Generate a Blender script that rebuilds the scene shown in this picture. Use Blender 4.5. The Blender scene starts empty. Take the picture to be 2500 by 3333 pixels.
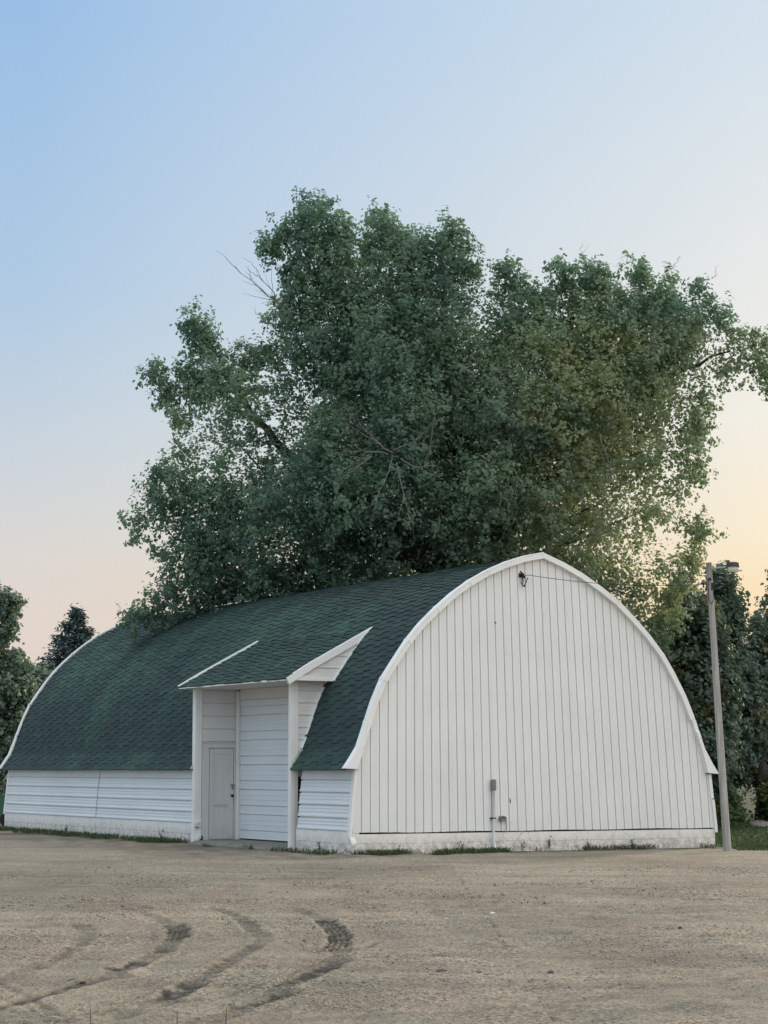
import bpy, math, random
import numpy as np
from mathutils import Vector

rnd = random.Random(7)
scene = bpy.context.scene
COL = scene.collection

# ------------------------------------------------------------------ helpers
def link(name, me, parent=None, mats=None, smooth=False):
    o = bpy.data.objects.new(name, me)
    COL.objects.link(o)
    if parent is not None:
        o.parent = parent
    for m in (mats or []):
        me.materials.append(m)
    if smooth:
        me.shade_smooth()
    return o

class MB:
    """collects shapes, then links them as ONE mesh object"""
    def __init__(s):
        s.v = []; s.f = []; s.m = []; s.attr = {}
    def add(s, vs, fs, mi=0):
        b = len(s.v)
        s.v += [tuple(p) for p in vs]
        s.f += [tuple(b + i for i in f) for f in fs]
        s.m += [mi] * len(fs)
    def box(s, x0, x1, y0, y1, z0, z1, mi=0):
        s.add([(x0,y0,z0),(x1,y0,z0),(x1,y1,z0),(x0,y1,z0),(x0,y0,z1),(x1,y0,z1),(x1,y1,z1),(x0,y1,z1)],
              [(0,3,2,1),(4,5,6,7),(0,1,5,4),(1,2,6,5),(2,3,7,6),(3,0,4,7)], mi)
    def extrude_profile(s, pts, v0, v1, mi=0, cap=False, nv=1, wob=0.0):
        """polyline pts (u,z) swept from y=v0 to y=v1"""
        n = len(pts); vs = []
        for k in range(nv + 1):
            y = v0 + (v1 - v0) * k / nv
            for (u, z) in pts:
                vs.append((u + rnd.uniform(-wob, wob), y, z + rnd.uniform(-wob, wob)))
        fs = []
        for k in range(nv):
            for i in range(n - 1):
                a = k * n + i
                fs.append((a, a + n, a + n + 1, a + 1))
        if cap:
            fs.append(tuple(range(n))); fs.append(tuple(nv * n + i for i in reversed(range(n))))
        s.add(vs, fs, mi)
    def tube(s, pts, rads, seg=8, mi=0, cap=True):
        pts = [Vector(p) for p in pts]; n = len(pts); vs = []; fs = []
        ref = Vector((0, 0, 1))
        for i, p in enumerate(pts):
            t = (pts[min(i + 1, n - 1)] - pts[max(i - 1, 0)]).normalized()
            a = t.cross(ref)
            if a.length < 0.05: a = t.cross(Vector((1, 0, 0)))
            a.normalize(); b = t.cross(a)
            for k in range(seg):
                g = 2 * math.pi * k / seg
                vs.append(p + (a * math.cos(g) + b * math.sin(g)) * rads[i])
        for i in range(n - 1):
            for k in range(seg):
                k2 = (k + 1) % seg
                fs.append((i*seg+k, i*seg+k2, (i+1)*seg+k2, (i+1)*seg+k))
        if cap:
            fs.append(tuple(range(seg))); fs.append(tuple((n-1)*seg+k for k in reversed(range(seg))))
        s.add(vs, fs, mi)
    def build(s, name, mats, parent=None, smooth=False):
        me = bpy.data.meshes.new(name)
        me.from_pydata(s.v, [], s.f); me.update()
        if len(set(s.m)) > 1:
            me.polygons.foreach_set('material_index', s.m)
        for k, arr in s.attr.items():
            a = me.attributes.new(k, 'FLOAT', 'POINT'); a.data.foreach_set('value', arr)
        return link(name, me, parent, mats if isinstance(mats, list) else [mats], smooth)

def np_mesh(name, V, F, mats, parent=None, attrs=None, smooth=False):
    """V (n,3), F (m,k) fixed-size faces"""
    me = bpy.data.meshes.new(name)
    n, (m, k) = len(V), F.shape
    me.vertices.add(n); me.vertices.foreach_set('co', V.astype(np.float32).ravel())
    me.loops.add(m * k); me.loops.foreach_set('vertex_index', F.astype(np.int32).ravel())
    me.polygons.add(m)
    me.polygons.foreach_set('loop_start', np.arange(0, m * k, k, dtype=np.int32))
    me.update(calc_edges=True)
    for kk, arr in (attrs or {}).items():
        a = me.attributes.new(kk, 'FLOAT', 'POINT'); a.data.foreach_set('value', arr.astype(np.float32))
    return link(name, me, parent, mats, smooth)

def empty(name, loc=(0, 0, 0), rz=0):
    o = bpy.data.objects.new(name, None); COL.objects.link(o)
    o.location = loc; o.rotation_euler = (0, 0, rz); o.empty_display_size = 0.3
    return o

def tag(o, label=None, cat=None, group=None, kind=None):
    if label: o['label'] = label
    if cat: o['category'] = cat
    if group: o['group'] = group
    if kind: o['kind'] = kind
    return o

# ------------------------------------------------------------------ materials
def mat(name):
    m = bpy.data.materials.new(name); m.use_nodes = True
    nt = m.node_tree; b = nt.nodes['Principled BSDF']
    return m, nt, nt.nodes, nt.links, b

def N(nt, typ, **kw):
    n = nt.nodes.new(typ)
    for k, v in kw.items():
        if k in n.inputs: n.inputs[k].default_value = v
        else: setattr(n, k, v)
    return n

def ramp(nt, stops):
    r = nt.nodes.new('ShaderNodeValToRGB'); e = r.color_ramp.elements
    while len(e) < len(stops): e.new(0.5)
    for el, (p, c) in zip(e, stops):
        el.position = p; el.color = (*c, 1)
    return r

def simple(name, c, rough=0.6, spec=0.4, metal=0.0):
    m, nt, nd, lk, b = mat(name)
    b.inputs['Base Color'].default_value = (*c, 1); b.inputs['Roughness'].default_value = rough
    b.inputs['Specular IOR Level'].default_value = spec; b.inputs['Metallic'].default_value = metal
    return m

def painted(name, c, dirt=(0.35, 0.31, 0.25), amount=0.25, rough=0.5, scale=3.0, stretch=(1, 1, 0.12), lowdirt=0.0, spec=0.35):
    """white paint on metal or wood with streaks and faint grime"""
    m, nt, nd, lk, b = mat(name)
    tc = N(nt, 'ShaderNodeTexCoord'); mp = N(nt, 'ShaderNodeMapping'); mp.inputs['Scale'].default_value = stretch
    lk.new(tc.outputs['Object'], mp.inputs['Vector'])
    n1 = N(nt, 'ShaderNodeTexNoise', Scale=scale, Detail=8.0, Roughness=0.65); lk.new(mp.outputs['Vector'], n1.inputs['Vector'])
    r1 = ramp(nt, [(0.45, (0, 0, 0)), (0.8, (1, 1, 1))]); lk.new(n1.outputs['Fac'], r1.inputs['Fac'])
    n2 = N(nt, 'ShaderNodeTexNoise', Scale=1.1, Detail=3.0); lk.new(tc.outputs['Object'], n2.inputs['Vector'])
    mx = N(nt, 'ShaderNodeMix', data_type='RGBA'); mx.inputs['A'].default_value = (*c, 1); mx.inputs['B'].default_value = (*dirt, 1)
    mul = N(nt, 'ShaderNodeMath', operation='MULTIPLY'); lk.new(r1.outputs['Color'], mul.inputs[0]); mul.inputs[1].default_value = amount
    fac = mul.outputs[0]
    if lowdirt > 0:
        sp = N(nt, 'ShaderNodeSeparateXYZ'); lk.new(tc.outputs['Object'], sp.inputs[0])
        mr = N(nt, 'ShaderNodeMapRange'); lk.new(sp.outputs['Z'], mr.inputs['Value'])
        mr.inputs['From Min'].default_value = 0.02; mr.inputs['From Max'].default_value = 0.34
        mr.inputs['To Min'].default_value = 1.0; mr.inputs['To Max'].default_value = 0.0
        n3 = N(nt, 'ShaderNodeTexNoise', Scale=9.0, Detail=6.0, Roughness=0.7); lk.new(tc.outputs['Object'], n3.inputs['Vector'])
        r3 = ramp(nt, [(0.38, (0, 0, 0)), (0.66, (1, 1, 1))]); lk.new(n3.outputs['Fac'], r3.inputs['Fac'])
        m3 = N(nt, 'ShaderNodeMath', operation='MULTIPLY'); lk.new(mr.outputs[0], m3.inputs[0]); lk.new(r3.outputs['Color'], m3.inputs[1])
        m4 = N(nt, 'ShaderNodeMath', operation='MULTIPLY'); lk.new(m3.outputs[0], m4.inputs[0]); m4.inputs[1].default_value = lowdirt
        ad = N(nt, 'ShaderNodeMath', operation='ADD', use_clamp=True); lk.new(fac, ad.inputs[0]); lk.new(m4.outputs[0], ad.inputs[1]); fac = ad.outputs[0]
    lk.new(fac, mx.inputs['Factor'])
    hs = N(nt, 'ShaderNodeHueSaturation'); lk.new(mx.outputs['Result'], hs.inputs['Color'])
    mr2 = N(nt, 'ShaderNodeMapRange'); lk.new(n2.outputs['Fac'], mr2.inputs['Value'])
    mr2.inputs['To Min'].default_value = 0.93; mr2.inputs['To Max'].default_value = 1.05; lk.new(mr2.outputs[0], hs.inputs['Value'])
    lk.new(hs.outputs['Color'], b.inputs['Base Color'])
    b.inputs['Roughness'].default_value = rough; b.inputs['Specular IOR Level'].default_value = spec
    bp = N(nt, 'ShaderNodeBump', Strength=0.25, Distance=0.01); lk.new(n1.outputs['Fac'], bp.inputs['Height']); lk.new(bp.outputs[0], b.inputs['Normal'])
    return m

M_gable = painted('gable_paint', (0.80, 0.795, 0.772), amount=0.12, scale=4, stretch=(1.5, 1.5, 0.08), lowdirt=0.0)
M_side = painted('side_paint', (0.74, 0.77, 0.79), amount=0.12, scale=4, stretch=(1, 0.1, 1.5))
M_trim = painted('trim_paint', (0.84, 0.83, 0.80), amount=0.15, scale=5, stretch=(1, 1, 0.5))
M_door = painted('door_paint', (0.66, 0.65, 0.64), amount=0.25, scale=5, stretch=(1, 1, 0.2), lowdirt=0.35)
M_dormer = painted('dormer_paint', (0.72, 0.715, 0.70), amount=0.18, scale=4, stretch=(1, 1, 0.6))
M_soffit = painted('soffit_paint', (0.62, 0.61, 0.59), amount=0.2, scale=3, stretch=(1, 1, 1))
M_black = simple('black_iron', (0.012, 0.012, 0.013), 0.5)
M_dark = simple('dark_gap', (0.02, 0.02, 0.022), 0.9, 0.1)
M_greymetal = painted('grey_metal', (0.20, 0.20, 0.20), dirt=(0.08, 0.07, 0.06), amount=0.5, rough=0.45)
M_galv = painted('galvanised', (0.35, 0.36, 0.37), dirt=(0.2, 0.19, 0.18), amount=0.4, rough=0.4)
M_pipe = painted('pvc_white', (0.78, 0.79, 0.80), amount=0.1, rough=0.4)
M_flash = painted('edge_flashing', (0.88, 0.885, 0.88), amount=0.06, rough=0.42)
M_lens = simple('lamp_refractor', (0.62, 0.58, 0.50), 0.25, 0.5)

def foundation_mat():
    m = painted('foundation_paint', (0.86, 0.825, 0.775), dirt=(0.26, 0.205, 0.145), amount=0.26, scale=5, stretch=(1, 1, 0.8), lowdirt=1.0, rough=0.85, spec=0.2)
    nt = m.node_tree; lk = nt.links; b = nt.nodes['Principled BSDF']
    # joints between the cast courses and a few cracks
    tc = N(nt, 'ShaderNodeTexCoord'); sp = N(nt, 'ShaderNodeSeparateXYZ'); lk.new(tc.outputs['Object'], sp.inputs[0])
    nz = N(nt, 'ShaderNodeTexNoise', Scale=2.0, Detail=5.0); lk.new(tc.outputs['Object'], nz.inputs['Vector'])
    a = N(nt, 'ShaderNodeMath', operation='MULTIPLY_ADD'); lk.new(nz.outputs['Fac'], a.inputs[0]); a.inputs[1].default_value = 0.05; lk.new(sp.outputs['Z'], a.inputs[2])
    d = N(nt, 'ShaderNodeMath', operation='SUBTRACT'); lk.new(a.outputs[0], d.inputs[0]); d.inputs[1].default_value = 0.222
    ab = N(nt, 'ShaderNodeMath', operation='ABSOLUTE'); lk.new(d.outputs[0], ab.inputs[0])
    lt = N(nt, 'ShaderNodeMath', operation='LESS_THAN'); lk.new(ab.outputs[0], lt.inputs[0]); lt.inputs[1].default_value = 0.008
    vo = N(nt, 'ShaderNodeTexVoronoi', feature='DISTANCE_TO_EDGE', Scale=1.15)
    wv = N(nt, 'ShaderNodeTexNoise', Scale=3.5, Detail=4.0); lk.new(tc.outputs['Object'], wv.inputs['Vector'])
    vm = N(nt, 'ShaderNodeVectorMath', operation='MULTIPLY_ADD'); lk.new(wv.outputs['Color'], vm.inputs[0]); vm.inputs[1].default_value = (0.35, 0.35, 0.35); lk.new(tc.outputs['Object'], vm.inputs[2])
    lk.new(vm.outputs[0], vo.inputs['Vector'])
    l2 = N(nt, 'ShaderNodeMath', operation='LESS_THAN'); lk.new(vo.outputs['Distance'], l2.inputs[0]); l2.inputs[1].default_value = 0.007
    mxx = N(nt, 'ShaderNodeMath', operation='MAXIMUM'); lk.new(lt.outputs[0], mxx.inputs[0]); lk.new(l2.outputs[0], mxx.inputs[1])
    f = N(nt, 'ShaderNodeMath', operation='MULTIPLY'); lk.new(mxx.outputs[0], f.inputs[0]); f.inputs[1].default_value = 0.32
    old = b.inputs['Base Color'].links[0].from_socket
    mx = N(nt, 'ShaderNodeMix', data_type='RGBA'); lk.new(f.outputs[0], mx.inputs['Factor']); lk.new(old, mx.inputs['A']); mx.inputs['B'].default_value = (0.24, 0.21, 0.17, 1)
    lk.new(mx.outputs['Result'], b.inputs['Base Color'])
    return m
M_found = foundation_mat()

def shingle_mat():
    m, nt, nd, lk, b = mat('green_shingles')
    tc = N(nt, 'ShaderNodeTexCoord')
    at = N(nt, 'ShaderNodeAttribute', attribute_name='shade')
    n1 = N(nt, 'ShaderNodeTexNoise', Scale=0.55, Detail=4.0, Roughness=0.6); lk.new(tc.outputs['Object'], n1.inputs['Vector'])
    am = N(nt, 'ShaderNodeAttribute', attribute_name='moss')
    r1 = ramp(nt, [(0.0, (0.026, 0.049, 0.047)), (0.5, (0.031, 0.066, 0.055)), (1.0, (0.040, 0.086, 0.064))]); lk.new(am.outputs['Fac'], r1.inputs['Fac'])
    n2 = N(nt, 'ShaderNodeTexNoise', Scale=160.0, Detail=2.0); lk.new(tc.outputs['Object'], n2.inputs['Vector'])
    mr = N(nt, 'ShaderNodeMapRange'); lk.new(at.outputs['Fac'], mr.inputs['Value']); mr.inputs['To Min'].default_value = 0.66; mr.inputs['To Max'].default_value = 1.30
    mr2 = N(nt, 'ShaderNodeMapRange'); lk.new(n2.outputs['Fac'], mr2.inputs['Value']); mr2.inputs['To Min'].default_value = 0.6; mr2.inputs['To Max'].default_value = 1.4
    mu = N(nt, 'ShaderNodeMath', operation='MULTIPLY'); lk.new(mr.outputs[0], mu.inputs[0]); lk.new(mr2.outputs[0], mu.inputs[1])
    hs = N(nt, 'ShaderNodeHueSaturation'); lk.new(r1.outputs['Color'], hs.inputs['Color']); lk.new(mu.outputs[0], hs.inputs['Value'])
    lk.new(hs.outputs['Color'], b.inputs['Base Color']); b.inputs['Roughness'].default_value = 0.85; b.inputs['Specular IOR Level'].default_value = 0.3
    bp = N(nt, 'ShaderNodeBump', Strength=0.4, Distance=0.004); lk.new(n2.outputs['Fac'], bp.inputs['Height']); lk.new(bp.outputs[0], b.inputs['Normal'])
    return m
M_shingle = shingle_mat()

def pole_mat():
    m, nt, nd, lk, b = mat('weathered_pole')
    tc = N(nt, 'ShaderNodeTexCoord'); mp = N(nt, 'ShaderNodeMapping'); mp.inputs['Scale'].default_value = (14, 14, 0.6); lk.new(tc.outputs['Object'], mp.inputs['Vector'])
    n1 = N(nt, 'ShaderNodeTexNoise', Scale=2.0, Detail=8.0, Roughness=0.7); lk.new(mp.outputs['Vector'], n1.inputs['Vector'])
    r1 = ramp(nt, [(0.3, (0.20, 0.18, 0.16)), (0.55, (0.40, 0.38, 0.355)), (0.75, (0.50, 0.485, 0.46))]); lk.new(n1.outputs['Fac'], r1.inputs['Fac'])
    lk.new(r1.outputs['Color'], b.inputs['Base Color']); b.inputs['Roughness'].default_value = 0.85
    bp = N(nt, 'ShaderNodeBump', Strength=0.6, Distance=0.01); lk.new(n1.outputs['Fac'], bp.inputs['Height']); lk.new(bp.outputs[0], b.inputs['Normal'])
    return m
M_pole = pole_mat()

def bark_mat(name, c0, c1):
    m, nt, nd, lk, b = mat(name)
    tc = N(nt, 'ShaderNodeTexCoord'); mp = N(nt, 'ShaderNodeMapping'); mp.inputs['Scale'].default_value = (6, 6, 1); lk.new(tc.outputs['Object'], mp.inputs['Vector'])
    n1 = N(nt, 'ShaderNodeTexNoise', Scale=2.5, Detail=7.0, Roughness=0.7); lk.new(mp.outputs['Vector'], n1.inputs['Vector'])
    r1 = ramp(nt, [(0.35, c0), (0.7, c1)]); lk.new(n1.outputs['Fac'], r1.inputs['Fac'])
    lk.new(r1.outputs['Color'], b.inputs['Base Color']); b.inputs['Roughness'].default_value = 0.9
    bp = N(nt, 'ShaderNodeBump', Strength=0.8, Distance=0.03); lk.new(n1.outputs['Fac'], bp.inputs['Height']); lk.new(bp.outputs[0], b.inputs['Normal'])
    return m
M_bark = bark_mat('dark_bark', (0.016, 0.015, 0.014), (0.050, 0.046, 0.043))
M_deadwood = bark_mat('dead_wood', (0.11, 0.095, 0.085), (0.25, 0.22, 0.20))

def leaf_mat(name, dark, light, yellow=(0.17, 0.14, 0.03), trans=0.28, rough=0.5, spec=0.45):
    m, nt, nd, lk, b = mat(name)
    t = N(nt, 'ShaderNodeAttribute', attribute_name='tint'); y = N(nt, 'ShaderNodeAttribute', attribute_name='yellow')
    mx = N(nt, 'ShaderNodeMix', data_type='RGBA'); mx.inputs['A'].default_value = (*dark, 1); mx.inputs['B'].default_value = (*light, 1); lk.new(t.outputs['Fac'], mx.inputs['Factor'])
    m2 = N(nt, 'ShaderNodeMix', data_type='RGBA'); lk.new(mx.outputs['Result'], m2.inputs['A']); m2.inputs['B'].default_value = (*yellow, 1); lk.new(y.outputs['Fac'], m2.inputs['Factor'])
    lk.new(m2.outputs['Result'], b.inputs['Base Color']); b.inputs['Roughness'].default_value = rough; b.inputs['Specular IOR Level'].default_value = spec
    tr = N(nt, 'ShaderNodeBsdfTranslucent')
    hs = N(nt, 'ShaderNodeHueSaturation', Saturation=1.25, Value=1.5); hs.inputs['Hue'].default_value = 0.492; lk.new(m2.outputs['Result'], hs.inputs['Color']); lk.new(hs.outputs['Color'], tr.inputs['Color'])
    ms = N(nt, 'ShaderNodeMixShader'); ms.inputs[0].default_value = trans
    lk.new(b.outputs[0], ms.inputs[1]); lk.new(tr.outputs[0], ms.inputs[2]); lk.new(ms.outputs[0], nd['Material Output'].inputs['Surface'])
    return m
M_leaf = leaf_mat('poplar_leaves', (0.090, 0.154, 0.126), (0.186, 0.270, 0.180), (0.35, 0.365, 0.19), trans=.46, rough=.65, spec=.38)  # colours lifted: the pale haze over the crown is put into the leaves
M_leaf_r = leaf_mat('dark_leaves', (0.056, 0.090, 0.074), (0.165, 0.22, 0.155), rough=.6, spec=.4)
M_leaf_l = leaf_mat('pale_leaves', (0.105, 0.160, 0.136), (0.19, 0.26, 0.18))
M_needle = leaf_mat('spruce_needles', (0.060, 0.094, 0.094), (0.11, 0.155, 0.145), trans=.1)
M_grass = leaf_mat('grass_blades', (0.042, 0.070, 0.030), (0.085, 0.125, 0.05), (0.20, 0.17, 0.10), trans=0.12, rough=.8, spec=.15)
M_bush = leaf_mat('bush_leaves', (0.045, 0.085, 0.035), (0.10, 0.155, 0.065), trans=.25, rough=.7, spec=.2)
M_weed = leaf_mat('dry_stems', (0.12, 0.12, 0.06), (0.22, 0.2, 0.12), trans=0.1)

def ground_mat():
    m, nt, nd, lk, b = mat('gravel_lot')
    tc = N(nt, 'ShaderNodeTexCoord')
    def noise(scale, detail=4.0, rough=0.6, stretch=None):
        n = N(nt, 'ShaderNodeTexNoise', Scale=scale, Detail=detail, Roughness=rough)
        if stretch:
            mp = N(nt, 'ShaderNodeMapping'); mp.inputs['Scale'].default_value = stretch; lk.new(tc.outputs['Object'], mp.inputs['Vector']); lk.new(mp.outputs['Vector'], n.inputs['Vector'])
        else: lk.new(tc.outputs['Object'], n.inputs['Vector'])
        return n
    big = noise(0.35, 5.0, 0.6, (1, 0.45, 1))
    r0 = ramp(nt, [(0.32, (0.292, 0.247, 0.192)), (0.5, (0.374, 0.318, 0.247)), (0.68, (0.448, 0.380, 0.296))]); lk.new(big.outputs['Fac'], r0.inputs['Fac'])
    streak = noise(1.0, 4.0, 0.6, (0.22, 1.4, 1))
    rs = ramp(nt, [(0.35, (0.82, 0.82, 0.83)), (0.6, (1.08, 1.07, 1.04))]); lk.new(streak.outputs['Fac'], rs.inputs['Fac'])
    mu = N(nt, 'ShaderNodeMix', data_type='RGBA', blend_type='MULTIPLY'); mu.inputs['Factor'].default_value = 1; lk.new(r0.outputs['Color'], mu.inputs['A']); lk.new(rs.outputs['Color'], mu.inputs['B'])
    # reddish and grey stone zones
    hue = noise(0.5, 3.0); rh = ramp(nt, [(0.4, (0.97, 1.0, 0.985)), (0.64, (1.02, 0.99, 0.98))]); lk.new(hue.outputs['Fac'], rh.inputs['Fac'])
    mh = N(nt, 'ShaderNodeMix', data_type='RGBA', blend_type='MULTIPLY'); mh.inputs['Factor'].default_value = 1; lk.new(mu.outputs['Result'], mh.inputs['A']); lk.new(rh.outputs['Color'], mh.inputs['B'])
    # grains
    vo = N(nt, 'ShaderNodeTexVoronoi', Scale=42.0, Randomness=1.0); lk.new(tc.outputs['Object'], vo.inputs['Vector'])
    rg = ramp(nt, [(0.0, (0.42, 0.41, 0.40)), (0.5, (0.98, 0.98, 0.98)), (1.0, (1.55, 1.55, 1.55))])
    sepc = N(nt, 'ShaderNodeSeparateColor'); lk.new(vo.outputs['Color'], sepc.inputs[0]); lk.new(sepc.outputs[0], rg.inputs['Fac'])
    patch = noise(0.8, 4.0, 0.7, (0.7, 0.5, 1)); rp = ramp(nt, [(0.38, (0.12, 0.12, 0.12)), (0.6, (0.85, 0.85, 0.85))]); lk.new(patch.outputs['Fac'], rp.inputs['Fac'])
    mg = N(nt, 'ShaderNodeMix', data_type='RGBA', blend_type='MULTIPLY'); lk.new(rp.outputs['Color'], mg.inputs['Factor']); lk.new(mh.outputs['Result'], mg.inputs['A']); lk.new(rg.outputs['Color'], mg.inputs['B'])
    fine = noise(28.0, 6.0, 0.75); rf = ramp(nt, [(0.3, (0.66, 0.66, 0.66)), (0.7, (1.3, 1.3, 1.3))]); lk.new(fine.outputs['Fac'], rf.inputs['Fac'])
    mf = N(nt, 'ShaderNodeMix', data_type='RGBA', blend_type='MULTIPLY'); mf.inputs['Factor'].default_value = 1; lk.new(mg.outputs['Result'], mf.inputs['A']); lk.new(rf.outputs['Color'], mf.inputs['B'])
    tr = N(nt, 'ShaderNodeAttribute', attribute_name='track')
    mt = N(nt, 'ShaderNodeMix', data_type='RGBA'); lk.new(tr.outputs['Fac'], mt.inputs['Factor']); lk.new(mf.outputs['Result'], mt.inputs['A']); mt.inputs['B'].default_value = (0.085, 0.079, 0.065, 1)
    sa = N(nt, 'ShaderNodeAttribute', attribute_name='damp_shade')
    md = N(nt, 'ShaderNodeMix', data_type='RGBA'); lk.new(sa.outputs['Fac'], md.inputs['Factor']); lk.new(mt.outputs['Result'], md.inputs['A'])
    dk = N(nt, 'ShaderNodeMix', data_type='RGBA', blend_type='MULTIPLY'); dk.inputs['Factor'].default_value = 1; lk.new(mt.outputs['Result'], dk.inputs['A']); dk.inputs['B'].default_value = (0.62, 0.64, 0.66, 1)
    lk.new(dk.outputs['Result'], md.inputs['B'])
    ga = N(nt, 'ShaderNodeAttribute', attribute_name='green')
    mG = N(nt, 'ShaderNodeMix', data_type='RGBA'); lk.new(ga.outputs['Fac'], mG.inputs['Factor']); lk.new(md.outputs['Result'], mG.inputs['A']); mG.inputs['B'].default_value = (0.055, 0.07, 0.035, 1)
    lk.new(mG.outputs['Result'], b.inputs['Base Color']); b.inputs['Roughness'].default_value = 0.95; b.inputs['Specular IOR Level'].default_value = 0.15
    ad = N(nt, 'ShaderNodeMath', operation='ADD'); lk.new(fine.outputs['Fac'], ad.inputs[0]); lk.new(vo.outputs['Distance'], ad.inputs[1])
    bp = N(nt, 'ShaderNodeBump', Strength=0.9, Distance=0.03); lk.new(ad.outputs[0], bp.inputs['Height']); lk.new(bp.outputs[0], b.inputs['Normal'])
    return m
M_ground = ground_mat()

def lawn_mat():
    m, nt, nd, lk, b = mat('lawn_green')
    tc = N(nt, 'ShaderNodeTexCoord')
    n1 = N(nt, 'ShaderNodeTexNoise', Scale=1.2, Detail=6.0, Roughness=0.7); lk.new(tc.outputs['Object'], n1.inputs['Vector'])
    r1 = ramp(nt, [(0.35, (0.022, 0.045, 0.014)), (0.7, (0.05, 0.085, 0.024))]); lk.new(n1.outputs['Fac'], r1.inputs['Fac'])
    lk.new(r1.outputs['Color'], b.inputs['Base Color']); b.inputs['Roughness'].default_value = 0.9
    return m
M_lawn = lawn_mat()

def slab_mat():
    m = painted('old_concrete', (0.235, 0.225, 0.20), dirt=(0.13, 0.12, 0.095), amount=0.8, scale=3, stretch=(1, 1, 1), rough=0.95)
    return m
M_slab = slab_mat()
M_stone = leaf_mat('pebble', (0.14, 0.117, 0.088), (0.50, 0.428, 0.333), trans=0.0, rough=0.9, spec=0.2)

# ------------------------------------------------------------------ camera
EYE = 1.6
PITCH = math.atan((2503 - 1666.5) / 7200)
cam_d = bpy.data.cameras.new('camera'); cam = bpy.data.objects.new('camera', cam_d); COL.objects.link(cam)
cam.location = (0, 0, EYE); cam.rotation_euler = (math.pi / 2 + PITCH, 0, 0)
cam_d.sensor_fit = 'AUTO'; cam_d.sensor_width = 36; cam_d.lens = 7200 / 3333 * 36
cam_d.clip_start = 0.5; cam_d.clip_end = 3000
scene.camera = cam

# ------------------------------------------------------------------ barn frame
TH = math.radians(27.9)
A0 = np.array([-0.6466, 42.0335, 0.0]); EU = np.array([math.cos(TH), math.sin(TH), 0]); EV = np.array([-math.sin(TH), math.cos(TH), 0])
W, L = 8.44, 20.45
def to_local(P):
    d = P - A0
    return d @ EU, d @ EV

# outer line of the gable edge trim, eave to eave
LEFT = [(-0.15, 1.62), (-0.02, 1.80), (0.13, 2.03), (0.20, 2.22), (0.30, 2.50), (0.45, 2.91), (0.63, 3.30), (0.84, 3.60), (1.13, 4.01), (1.40, 4.33),
        (1.73, 4.64), (2.14, 4.98), (2.52, 5.24), (2.94, 5.47), (3.35, 5.65), (3.82, 5.80), (4.27, 5.89)]
RIGHT = [(4.57, 5.79), (5.04, 5.60), (5.35, 5.43), (5.68, 5.24), (6.05, 5.00), (6.41, 4.70), (6.78, 4.36), (7.21, 3.88), (7.54, 3.36), (7.76, 2.97),
         (7.94, 2.56), (8.05, 2.24), (8.16, 1.96), (8.30, 1.74), (8.46, 1.52)]
def offset(pts, d):
    """move a polyline along its normal (positive = outwards / up-left)"""
    out = []
    for i, p in enumerate(pts):
        a = pts[max(i-1, 0)]; c = pts[min(i+1, len(pts)-1)]
        tx, tz = c[0]-a[0], c[1]-a[1]; l = math.hypot(tx, tz)
        out.append((p[0] - tz / l * d, p[1] + tx / l * d))
    return out
ROOF_L = offset(LEFT, -0.05); ROOF_R = offset(RIGHT, -0.05)
APEX = (4.27, 5.84); ROOF_L[-1] = APEX
ARCH = ROOF_L[:-1] + [APEX] + ROOF_R
# line of the sheathing without the flared eave: foundation - wall - roof
WALLLINE = [(0.0, 0.38), (0.06, 1.07), (0.10, 1.60), (0.15, 2.0)] + LEFT[4:-1] + [LEFT[-1]] + RIGHT[:12] + [(8.18, 1.98), (8.28, 1.5), (8.39, 0.86), (8.44, 0.36)]
wx = np.array([p[0] for p in WALLLINE]); wz = np.array([p[1] for p in WALLLINE])
def wall_z(u): return float(np.interp(u, wx, wz))
ax_ = np.array([p[0] for p in ARCH]); az_ = np.array([p[1] for p in ARCH])
def arch_z(u): return np.interp(u, ax_, az_)

barn = empty('barn', tuple(A0), TH)
tag(barn, 'white metal-sided arched barn with green shingle roof and a porch dormer on its side', 'barn')

# --- foundation
mb = MB()
DG0, DG1 = 2.36, 7.34                       # the doorway cut
for (v0, v1) in ((0.0, DG0 - 0.04), (DG1 + 0.08, L)):
    mb.box(0.0, 0.2, v0, v1, -0.2, 0.43)
mb.box(0.2, W, 0.0, 0.2, -0.2, 0.375); mb.box(W - 0.2, W, 0.2, L - 0.2, -0.2, 0.36); mb.box(0.2, W, L - 0.2, L, -0.2, 0.36)
mb.build('foundation', M_found, barn)

# --- gable walls of vertical ribbed sheets
def gable(v, sgn, name):
    mb = MB(); pitch = 0.193
    us = []
    u = 0.04
    def skew(u): return 0.074 * min(max((u - 1.3) / 5.6, 0), 1.0)
    # one sheet: groove, then a flat with two low ribs
    prof = [(0.0, 0.0), (0.003, -0.032), (0.017, -0.032), (0.021, 0.004), (0.034, 0.006), (0.040, 0.0), (0.085, 0.0), (0.089, 0.004), (0.097, 0.004), (0.101, 0.0), (0.138, 0.0), (0.142, 0.004), (0.150, 0.004), (0.154, 0.0)]
    while u < W - 0.02:
        for (du, dv) in prof:
            if u + du < W - 0.01: us.append((u + du, dv))
        u += pitch + rnd.uniform(-0.004, 0.004)
    vs = []; fs = []
    for (ub, dv) in us:
        ut = ub
        for _ in range(8):
            zt = wall_z(ut) - 0.03
            ut = ub - skew(ub) * max(zt - 0.37, 0)
        zt = max(wall_z(ut) - 0.03, 0.43)
        y = v - sgn * dv
        vs += [(ub, y, 0.402 + 0.006 * math.sin(ub * 3) + rnd.uniform(-.003, .003)), (ut, y, zt)]
    for i in range(len(us) - 1):
        fs.append((2*i, 2*i+2, 2*i+3, 2*i+1))
    mb.add(vs, fs)
    return mb.build(name, M_gable, barn)
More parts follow.
